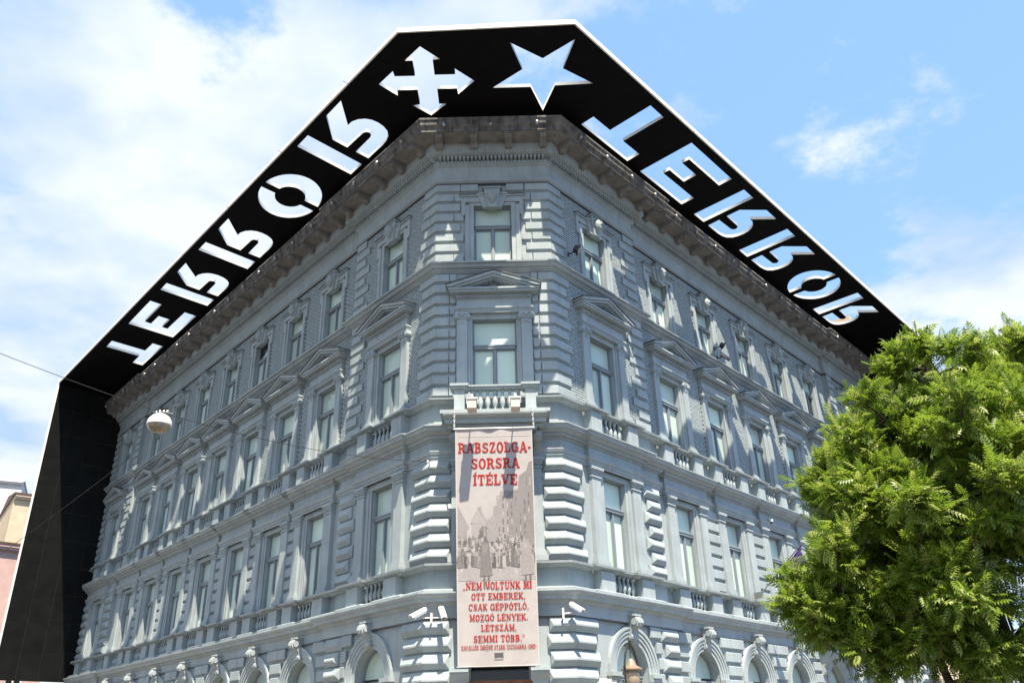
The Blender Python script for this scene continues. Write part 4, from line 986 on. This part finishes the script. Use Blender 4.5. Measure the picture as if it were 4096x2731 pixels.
cctv(c1, (-.17, -.27, .20), (-.44, -.52, .02)); cctv(c1, (.24, -.27, .22), (.34, -.58, -.03))
c2 = thing('security_camera', 'single white security camera on a bracket right of the banner, pointing right', 'security camera', M_=FM('C', 1.62, .22, 2.90))
b = MB(); b.box(-.06, .06, -.04, .0, -.20, .12); b.tube([(0, 0, .0), (0, -.26, .0)], .022, 8); b.tube([(0, -.26, -.12), (0, -.26, .14)], .028, 8); b.tube([(0, -.26, .0), (.24, -.26, .02)], .014, 6); b.box(-.12, .18, -.03, .0, -.22, -.12)
obj('bracket', b.mesh('bracket', M['cam']), c2)
cctv(c2, (.22, -.27, .20), (.44, -.50, .02))
def flood(w, s, o, z, label, hd=(.35, .3, -.4), big=1.):
    t = thing('floodlight', label, 'floodlight', M_=FM(w, s, 0, z)); b = MB(); b.box(-.05, .05, -.03, 0, -.08, .08); b.tube([(0, 0, 0), (0, -o + .1, 0)], .02, 6); obj('bracket', b.mesh('bracket', M['dmetal']), t)
    d = Vector(hd).normalized(); sd2 = d.cross(Vector((0, 0, 1))).normalized(); u_ = sd2.cross(d); m_ = Matrix((sd2, u_, -d)).transposed().to_4x4(); m_.translation = Vector((0, -o, 0)); s_ = big
    b = MB(); b.prism([(-.16 * s_, -.11 * s_), (.16 * s_, -.11 * s_), (.16 * s_, .11 * s_), (-.16 * s_, .11 * s_)], -.05, 0, 'z'); b.prism([(-.11 * s_, -.08 * s_), (.11 * s_, -.08 * s_), (.11 * s_, .08 * s_), (-.11 * s_, .08 * s_)], 0, .10 * s_, 'z')
    for k in range(4): b.box(-.10 * s_, .10 * s_, -.07 + .045 * k, -.06 + .045 * k, .10 * s_, .13 * s_)
    h_ = obj('lamp_head', b.mesh('lamp_head', M['dmetal']), t, m_); b = MB(); b.box(-.14 * s_, .14 * s_, -.09 * s_, .09 * s_, -.056, -.051); obj('lens', b.mesh('lens', M['lens']), h_); return t
flood('R', 2.10, .42, 14.15, 'black floodlight beside the top floor window nearest the corner on the right wing', (.5, -.6, -.5), 1.05)
t = flood('R', 11.50, .38, 13.95, 'small black floodlight above the spotlight between the third and fourth top floor windows', (.6, -.5, -.4), .9)
t = thing('spotlight', 'cylindrical spotlight below the black floodlight on the brick of the right wing', 'spotlight', M_=FM('R', 11.62, 0, 13.56))
b = MB(); b.box(-.05, .05, -.03, 0, -.1, .1); b.tube([(0, 0, 0), (0, -.3, 0)], .02, 6); obj('bracket', b.mesh('bracket', M['dmetal']), t)
b = MB(); b.tube([(-.16, -.26, .08), (-.05, -.3, .04), (.12, -.37, -.04), (.125, -.372, -.042), (.26, -.42, -.10)], [.07, .09, .095, .075, .075], 12); obj('lamp_body', smooth(b.mesh('lamp_body', M['metal'])), t)
for i, (sx, lb_) in enumerate(((-.60, 'square pale floodlight standing on the left end of the corner balcony slab'), (.55, 'square pale floodlight standing on the right end of the corner balcony slab'))):
    t = thing('balcony_floodlight', lb_, 'floodlight', M_=FM('C', sx, 1.02, 8.2), group='square floodlights on the corner balcony')
    b = MB(); b.box(-.12, .12, -.93, -.51, -.27, -.03); b.box(-.135, .135, -.95, -.49, -.03, .0); obj('lamp_box', b.mesh('lamp_box', mat('lamp_box', (.50, .49, .44), .5, .05, 5) if i == 0 else bpy.data.materials['lamp_box']), t)
    b = MB(); b.tube([(-.145, -.72, -.08), (-.145, -.72, .10), (.145, -.72, .10), (.145, -.72, -.08)], .009, 6); b.tube([(0, .06, .0), (0, .04, .14), (0, -.30, .17), (0, -.72, .12)], .02, 6); b.lathe([(.035, 0), (.04, .05), (.03, .09), (.005, .1)], (0, -.72, .10), 8)
    obj('yoke', b.mesh('yoke', M['cam']), t)
# wall lantern in front of the first arch
t = thing('wall_lantern', 'ornate lantern in a black iron hoop before the right wing arch nearest the banner', 'lantern', M_=FM('R', 2.52, .9, 0))
b = MB(); hoop = [(.30 * math.sin(a), 0, 1.50 + .70 * math.cos(a) * (1 if math.cos(a) > 0 else .9)) for a in [2 * PI * k / 36 for k in range(37)]]
b.tube(hoop, .026, 7); b.tube([(0, 0, .87), (0, .2, .55), (0, .68, .45)], .022, 7); b.lathe([(.01, 0), (.05, .03), (.055, .07), (.02, .10), (.045, .13), (.02, .17), (.005, .2)], (0, 0, 2.18), 10)
for sx in (-1, 1): b.lathe([(.005, -.02), (.03, 0), (.03, .03), (.05, .05), (.01, .07), (.02, .1), (.003, .12)], (sx * .31, 0, 1.62), 8)
b.tube([(0, 0, 2.2), (0, 0, 1.85)], .012, 6); obj('hoop', b.mesh('hoop', M['dmetal']), t)
b = MB(); b.lathe([(.17, 1.26), (.20, 1.30), (.205, 1.50), (.20, 1.56)], (0, 0, 0), 16); obj('lamp_glass', smooth(b.mesh('lamp_glass', M['opal'])), t)
b = MB(); b.lathe([(.28, 1.60), (.28, 1.63), (.15, 1.70), (.09, 1.82), (.05, 1.87), (.01, 1.88)], (0, 0, 0), 16); b.lathe([(.22, 1.55), (.22, 1.61)], (0, 0, 0), 16)
for k in range(10): a = 2 * PI * k / 10; b.box(.2 * math.cos(a) - .02, .2 * math.cos(a) + .02, .2 * math.sin(a) - .02, .2 * math.sin(a) + .02, 1.52, 1.60)
obj('lamp_cap', b.mesh('lamp_cap', mat('lantern_copper', (.24, .18, .13), .45, .2, 9)), t)
t = tag(obj('wall_plaque', boxmesh('wall_plaque', -.42, .42, -.04, 0, -.6, 0, mt=M['cam']), None, FM('R', 2.22, .30, 1.42)), 'white wall plaque on the ground floor between the banner and the first right arch', 'plaque')
# dome camera on the right wing
t = thing('dome_camera', 'small dome camera on the frieze above the first floor windows near the tree', 'security camera', M_=FM('R', 13.9, -.09, 7.35))
b = MB(); b.box(-.07, .07, -.12, 0, .10, .22); b.tube([(0, -.1, .16), (0, -.2, .14)], .03, 8); b.lathe([(.02, .17), (.08, .15), (.085, .06), (.08, .05)], (0, -.24, -.02), 12); obj('housing', b.mesh('housing', M['cam']), t)
b = MB(); b.lathe([(.078, .05), (.06, .0), (.01, -.03)], (0, -.24, -.02), 12); obj('lens', smooth(b.mesh('lens', M['lens'])), t)
# flagpole
t = thing('flagpole', 'slanting wall flagpole with a purple flag half hidden by the tree', 'flag', M_=FM('R', 11.83, .1, 4.45))
b = MB(); b.box(-.06, .06, -.25, .05, -.1, .1); b.tube([(0, -.15, 0), (.15, -1.9, 1.55)], .022, 8); obj('pole', b.mesh('pole', M['metal']), t)
b = MB(); vs = []; 
for j in range(9):
    for i in range(9): a = i / 8; c = j / 8; vs.append((.15 * (.45 + .55 * a) + .06 * math.sin(5 * c + 3 * a), -.15 - 1.75 * (.45 + .55 * a) + .05 * math.sin(7 * c), 1.55 * (.45 + .55 * a) - .9 * c - .03))
b.add(vs, [(j * 9 + i, j * 9 + i + 1, j * 9 + i + 10, j * 9 + i + 9) for j in range(8) for i in range(8)]); obj('flag', smooth(b.mesh('flag', M['purple'])), t)

# ------------------------------------------------------------------ street lamp on its span wire
def sight(x, y, dist):
    d = fw + r2 * ((x - 2048) / P['f']) - u2 * ((y - 1365.5) / P['f']); k = dist / math.hypot(d.x, d.y); return Vector((P['cx'], P['cy'], H)) + d * k
LP = sight(637, 1698, 17.2)
def wire(name, pts, r, label): return tag(obj(name, (lambda b: (b.tube(pts, r, 6), b.mesh(name, M['dmetal']))[1])(MB())), label, 'cable')
top = LP + Vector((0, 0, .26)); a0 = sight(-120, 1365, 17.2); a1 = W('C', -1.85, .35, 7.0)
def sag(p, q, n=14, s_=.25): return [p.lerp(q, k / n) - Vector((0, 0, s_ * 4 * (k / n) * (1 - k / n))) for k in range(n + 1)]
wire('span_cable', sag(a0, top, 10, .03)[:-1] + sag(top, a1, 14, .22), .006, 'thin span cable carrying the white street lamp from the left to the corner')
wire('stay_cable', sag(sight(520, 1830, 15.0), sight(-60, 2260, 17.0), 10, .02), .004, 'dark thin cable crossing the black blade below the street lamp')
t = thing('hanging_street_lamp', 'white domed street lamp hanging on a span cable in front of the left wing', 'street lamp', LP)
b = MB(); b.lathe([(.235, -.022), (.243, -.012), (.236, .03), (.215, .10), (.17, .165), (.11, .205), (.05, .222), (.04, .24)], n=28); obj('lamp_shade', smooth(b.mesh('lamp_shade', M['white'])), t)
b = MB(); b.lathe([(.222, -.018), (.215, -.06), (.175, -.115), (.10, -.155), (.01, -.165)], n=24); obj('lamp_glass', smooth(b.mesh('lamp_glass', M['lampglass'])), t)
b = MB(); b.tube([(0, 0, .22), (0, 0, .27)], .016, 6); b.tube([(-.17, 0, .27), (.0, 0, .29), (.24, .0, .23)], .009, 6)
for x in (-.10, -.03, .05, .12): b.lathe([(.015, 0), (.024, .015), (.015, .04), (.005, .045)], (x, 0, .26), 8)
obj('suspension_clamp', b.mesh('suspension_clamp', M['metal']), t)
t = thing('anchor_hook', 'wall anchor hook of the span cable left of the banner', 'hook', M_=FM('C', -1.85, .0, 7.0))
b = MB(); b.tube([(0, 0, 0), (0, -.35, 0)], .015, 6); b.lathe([(.03, 0), (.035, .05), (.01, .07)], (-.04, -.32, -.02), 8); obj('hook', b.mesh('hook', M['cam']), t)

# ------------------------------------------------------------------ neighbouring buildings
def house(name, label, w, s0, s1, o, ztop, mt, rows, cols, wz0, wh, ww, depth=9, roofm='tile', roofh=1.6, eav=.35, z0=-1.7, mtx=None, xr=None):
    t = thing(name, label, 'building', M_=mtx or FM(w, s0, o, 0)); g = SG[w]; L_ = s1 - s0
    xa, xb = xr or sorted((0, g * L_)); L_ = xb - xa; hs = []
    for r in range(rows):
        for c in range(cols):
            x = xa + (c + .5) * L_ / cols; z = wz0[r]; hs.append((x - ww / 2, x + ww / 2, z, z + wh))
    mb = wallmesh(xa, xb, z0, ztop, hs, .18); mb.box(xa, xb, .5, depth, z0, ztop - .01)
    for xx in (xa, xb): mb.add([(xx, 0, z0), (xx, .5, z0), (xx, .5, ztop), (xx, 0, ztop)], [(0, 1, 2, 3)])
    obj('wall', mb.mesh('wall', [mt, mt]), t)
    fme = MB(); fme.box(-ww / 2, -ww / 2 + .07, .06, .14, 0, wh); fme.box(ww / 2 - .07, ww / 2, .06, .14, 0, wh); fme.box(-ww / 2 + .07, ww / 2 - .07, .06, .14, wh - .07, wh); fme.box(-ww / 2 + .07, ww / 2 - .07, .06, .14, 0, .07); fme.box(-.04, .04, .06, .14, .07, wh - .07); fme.box(-ww / 2 - .08, ww / 2 + .08, -.10, .02, -.10, -.002)
    fm_ = fme.mesh('window', M['cam']); pm_ = boxmesh('pane', -ww / 2 + .07, ww / 2 - .07, .12, .13, .07, wh - .07, mt=M['dark'])
    for h in hs:
        q = obj('window', fm_, t, Matrix.Translation(((h[0] + h[1]) / 2, 0, h[2]))); obj('pane', pm_, q)
    rb = MB(); rb.prism([(-eav, ztop), (-eav, ztop + .12), (depth * .5, ztop + roofh), (depth + .2, ztop + .12), (depth + .2, ztop)], xa - .1, xb + .1, 'x'); obj('roof', rb.mesh('roof', M[roofm]), t)
    cb = MB(); cb.box(xa, xb, -.22, 0, ztop - .35, ztop - .18); cb.box(xa, xb, -.30, 0, ztop - .18, ztop - .002); obj('cornice', cb.mesh('cornice', mt), t)
    return t
def bgm(x, y, dist, yaw=0.):
    d = fw + r2 * ((x - 2048) / P['f']) - u2 * ((y - 1365.5) / P['f']); k = dist / math.hypot(d.x, d.y); q = Vector((P['cx'], P['cy'], H)) + d * k
    a = math.atan2(-d.x, d.y) + yaw; m_ = Matrix.Rotation(a, 4, 'Z'); m_.translation = Vector((q.x, q.y, H)); return m_, q.z - H
m_, zt = bgm(87, 2185, 66, .25)
house('pink_house', 'pink rendered house with a dark eaves edge at the lower left edge', 'L', 0, 7.5, 0, zt, M['pink'], 4, 2, [zt - 12.5, zt - 9.4, zt - 6.4, zt - 3.4], 1.5, 1.0, mtx=m_, xr=(-3.6, 2.9), roofh=.6)
m_, zt = bgm(130, 1985, 76, .1)
house('cream_house', 'cream rendered house with a brown tiled edge between pale block and black canopy', 'L', 0, 10, 0, zt, M['cream'], 1, 3, [zt - 6], 1.3, 1.0, mtx=m_, xr=(-1.2, 3), roofh=.9)
m_, zt = bgm(95, 1925, 88, -.1)
house('pale_tower_block', 'pale grey windowless block rising above the houses at the left edge', 'L', 0, 10, 0, zt, M['pale'], 1, 2, [zt - 15], 1.2, 1.0, roofm='pale', roofh=.13, eav=.0, mtx=m_, xr=(-22, 0))
t = house('cream_neighbour', 'cream neighbouring house beyond the right wing, mostly hidden by the tree', 'R', 28.9, 46, -.2, 15.6, M['cream'], 5, 6, [-.8, 2.6, 5.8, 9.0, 12.0], 1.7, 1.0)
b = MB(); b.box(1.5, 5.6, .3, 6, 15.6, 22.2); b.box(1.3, 5.8, .05, 6.2, 22.2, 22.5); b.box(1.4, 5.7, .15, 6.1, 21.8, 22.0); obj('attic_storey', b.mesh('attic_storey', M['cream']), t)
b = MB()
for k in range(12): b.box(.1 + k * 1.4, 1.44 + k * 1.4, -.10, .0, -.9, -.2 + .0 * k); b.box(.1 + k * 1.4, 1.44 + k * 1.4, -.08, .0, 2.0, 2.4)
obj('stone_band', b.mesh('stone_band', M['stone']), t)
tag(obj('red_shop_sign', boxmesh('red_shop_sign', -2.2, 2.2, -1.1, -.9, 0, .75, mt=M['redsign']), None, FM('R', 39.0, -.1, 3.6)), 'red sign board glimpsed through the tree at the lower right', 'sign')

# ------------------------------------------------------------------ trees
def ash_leaf(n_pairs=5, length=.19):
    """compound leaf in its own frame: rachis along +x, leaflets in xy plane; arrays of verts and quads"""
    vs = []; fs = []
    def leaflet(bx, by, ang, L_, wd, droop):
        ca, sa = math.cos(ang), math.sin(ang); b0 = len(vs)
        for (u, v, z) in ((0, 0, 0), (.38 * L_, wd, .012 - droop * .3), (L_, 0, -droop), (.38 * L_, -wd, .012 - droop * .3)):
            vs.append((bx + ca * u - sa * v, by + sa * u + ca * v, z))
        fs.append((b0, b0 + 1, b0 + 2, b0 + 3))
    for k in range(n_pairs):
        x = length * (.18 + .68 * k / (n_pairs - 1)); Ls = .070 * (1 - .25 * abs(k - 2) / 3)
        for s_ in (-1, 1): leaflet(x, 0, s_ * (1.0 - .07 * k), Ls, .0125, .015)
    leaflet(length * .93, 0, 0, .07, .0125, .018)
    b0 = len(vs); vs.extend([(0, -.002, 0), (0, .002, 0), (length, .001, 0), (length, -.001, 0)]); fs.append((b0, b0 + 1, b0 + 2, b0 + 3))
    return np.array(vs), np.array(fs)
LV_, LF_ = ash_leaf()
leafmes = []
for i in range(3):
    me = bpy.data.meshes.new('leaf'); me.from_pydata([tuple(v) for v in LV_], [], [tuple(f) for f in LF_]); me.materials.append(LEAF[i]); leafmes.append(me)
def make_tree(label, base, clumps, nleaf, limbs, seed, nind, trunk_r=.16):
    g = np.random.default_rng(seed); t = thing('ash_tree', label, 'tree', base, group=None)
    b = MB()
    for pts, rad in limbs: b.tube([Vector(p) - Vector(base) for p in pts], rad, 9)
    obj('trunk', smooth(b.mesh('trunk', M['bark'])), t)
    # twigs into each clump
    b = MB(); pos = []; dirs = []; mats_ = []
    anchors = [Vector(p) for pts, rad in limbs for p in pts[1:]]
    cen = np.mean([c[0] for c in clumps], axis=0)
    for c, r in clumps:
        cv = Vector(c); an = min(anchors, key=lambda q: (q - cv).length + .35 * max(0, q.z - cv.z + .2))
        mid = an.lerp(cv, .5) + Vector((g.normal(0, .08), g.normal(0, .08), -.08)); b.tube([an - Vector(base), mid - Vector(base), cv - Vector(base)], [.028, .018, .009], 5)
        nt_ = 9
        for k in range(nt_):
            d = g.normal(0, 1, 3); d[2] = abs(d[2]) * .6 + .1 * d[2]; outw = np.array(c) - cen; outw /= (np.linalg.norm(outw) + 1e-6); d = d / np.linalg.norm(d) + outw * .8 + np.array([0, 0, .25]); d /= np.linalg.norm(d)
            e = np.array(c) + d * r * g.uniform(.5, 1.0); st = np.array(c) - d * r * .15
            b.tube([Vector(st) - Vector(base), Vector(e) - Vector(base)], [.007, .003], 4)
            nl = int(nleaf / len(clumps) / nt_)
            u = g.uniform(.15, 1.05, nl); pp_ = st + (e - st) * u[:, None] + g.normal(0, .045, (nl, 3)); ld = g.normal(0, 1, (nl, 3)) * .8 + d * .55; ld[:, 2] += .05; ld /= np.linalg.norm(ld, axis=1)[:, None]
            pos.append(pp_); dirs.append(ld)
    obj('twigs', b.mesh('twigs', M['bark']), t)['kind'] = 'stuff'
    pos = np.vstack(pos); dirs = np.vstack(dirs); n = len(pos)
    upv = np.tile([0, 0, 1.], (n, 1)) + g.normal(0, .45, (n, 3)); y = np.cross(upv, dirs); y /= np.linalg.norm(y, axis=1)[:, None]; z = np.cross(dirs, y); sc = g.uniform(.75, 1.2, n)
    camd = np.linalg.norm(pos - np.array([P['cx'], P['cy'], H]), axis=1); order = np.argsort(camd); ind = order[:nind]; rest = order[nind:]
    Rm = np.stack([dirs, y, z], axis=2) * sc[:, None, None]
    pick = g.choice(3, n, p=[.5, .3, .2])
    for i in ind:
        m_ = Matrix([list(Rm[i][0]) + [pos[i][0] - base[0]], list(Rm[i][1]) + [pos[i][1] - base[1]], list(Rm[i][2]) + [pos[i][2] - base[2]], [0, 0, 0, 1]]); obj('leaf', leafmes[pick[i]], t, m_)
    V = np.einsum('nij,kj->nki', Rm[rest], LV_) + (pos[rest] - np.array(base))[:, None, :]; nv = len(LV_); nf = len(LF_); m0 = len(rest)
    Fa = (LF_[None] + (np.arange(m0) * nv)[:, None, None]).reshape(-1, 4)
    me = bpy.data.meshes.new('foliage'); me.vertices.add(m0 * nv); me.vertices.foreach_set('co', V.reshape(-1).astype(np.float32)); me.loops.add(Fa.size); me.loops.foreach_set('vertex_index', Fa.reshape(-1).astype(np.int32))
    me.polygons.add(len(Fa)); me.polygons.foreach_set('loop_start', (np.arange(len(Fa)) * 4).astype(np.int32)); me.polygons.foreach_set('loop_total', np.full(len(Fa), 4, np.int32))
    for m_ in LEAF: me.materials.append(m_)
    me.polygons.foreach_set('material_index', np.repeat(pick[rest], nf).astype(np.int32)); me.update(calc_edges=True)
    f = obj('foliage', me, t); f['kind'] = 'stuff'; return t
def ellclumps(c, rad, n, g, rmin=.28, rmax=.5, shell=.55):
    o = []
    while len(o) < n:
        d = g.normal(0, 1, 3); d /= np.linalg.norm(d); k = g.uniform(shell, 1) ** .8
        p = np.array(c) + d * np.array(rad) * k
        o.append((tuple(p), g.uniform(rmin, rmax)))
    return o
def ray(x, y, dist):   # helper: where a viewing direction reaches a horizontal distance (used only to choose tree positions)
    d = fw + r2 * ((x - 2048) / P['f']) - u2 * ((y - 1365.5) / P['f']); k = dist / math.hypot(d.x, d.y); return Vector((P['cx'], P['cy'], H)) + d * k
g1 = np.random.default_rng(11); cl = []
for (x, y, ds, rad, n) in [(3790, 1930, 11.6, (1.25, 1.5, 1.15), 55), (3600, 2250, 11.2, (1.05, 1.2, .80), 40), (3950, 2300, 11.4, (1.1, 1.3, 1.0), 40), (3660, 1700, 11.8, (.72, .8, .66), 20), (3880, 1650, 12.0, (.72, .8, .56), 18),
                           (3430, 2420, 11.0, (.55, .8, .30), 14), (3450, 1980, 11.3, (.48, .8, .66), 18), (3980, 1900, 11.6, (.8, 1.0, .9), 22), (3640, 2560, 11.2, (.8, .6, .26), 12), (3960, 2600, 11.3, (.5, .5, .25), 6)]:
    cl += ellclumps(ray(x, y, ds), rad, n, g1)
for (x, y) in [(3190, 2440), (3240, 2470), (3400, 2280), (3350, 2130), (3330, 2000), (3350, 1880), (3400, 1740), (3470, 1620), (3570, 1510), (3600, 1450), (3700, 1420), (3790, 1430), (3900, 1420), (3330, 2540), (3450, 2600), (3250, 2520)]:
    cl.append((tuple(ray(x, y, 11.1 + g1.uniform(-.2, .5))), .27))
tb = ray(4080, 2731, 11.6); base = (tb.x + .25, tb.y, .0)
tz = Vector(base)
j1 = ray(3990, 2620, 11.6); j2 = ray(3850, 2480, 11.5); j3 = ray(3720, 2300, 11.4); q1 = ray(3900, 2200, 11.6); q2 = ray(3800, 1800, 11.7); q3 = ray(3750, 1500, 11.8)
p1 = ray(3640, 2480, 11.3); p2 = ray(3420, 2400, 11.1); s1_ = ray(4000, 2000, 11.8); s2_ = ray(3950, 1600, 12.0); f1 = ray(3560, 2000, 11.5); f2 = ray(3520, 1700, 11.6)
limbs = [([base, tz + Vector((.05, 0, 1.1)), tz + Vector((.0, .0, 1.9)), j1 + Vector((.15, 0, .1))], [.17, .14, .125, .11]),
         ([j1 + Vector((.15, 0, .1)), j2, j3, f1, f2], [.09, .075, .055, .035, .015]), ([j1 + Vector((.15, 0, .1)), q1, q2, q3], [.085, .06, .04, .012]), ([j2, p1, p2, ray(3230, 2430, 11.0)], [.05, .035, .02, .008]),
         ([q1, s1_, s2_], [.05, .035, .012]), ([ray(3800, 2731, 11.4) - Vector((0, 0, 1.5)), ray(3800, 2731, 11.4), ray(3740, 2600, 11.3), ray(3640, 2420, 11.2)], [.06, .05, .04, .02])]
make_tree('leafy green ash tree filling the lower right corner in front of the right wing', base, cl, 30000, limbs, 5, 150)
cl2 = []; g2 = np.random.default_rng(12)
for (x, y, ds, rad, n) in [(4180, 1620, 14.0, (.8, .9, .9), 22), (4230, 2050, 14.0, (1.1, 1.2, 1.3), 34), (4120, 1450, 13.8, (.35, .4, .5), 6)]: cl2 += ellclumps(ray(x, y, ds), rad, n, g2)
tb2 = ray(4230, 2300, 14.0)
make_tree('second ash tree cut off by the right edge, behind the larger one', (tb2.x, tb2.y, 0.), cl2, 9500, [([(tb2.x, tb2.y, 0), (tb2.x, tb2.y, 2.5), tuple(tb2)], [.14, .12, .09]), ([tuple(tb2), tuple(ray(4200, 1900, 14.0)), tuple(ray(4160, 1550, 13.9))], [.08, .05, .015])], 6, 60)
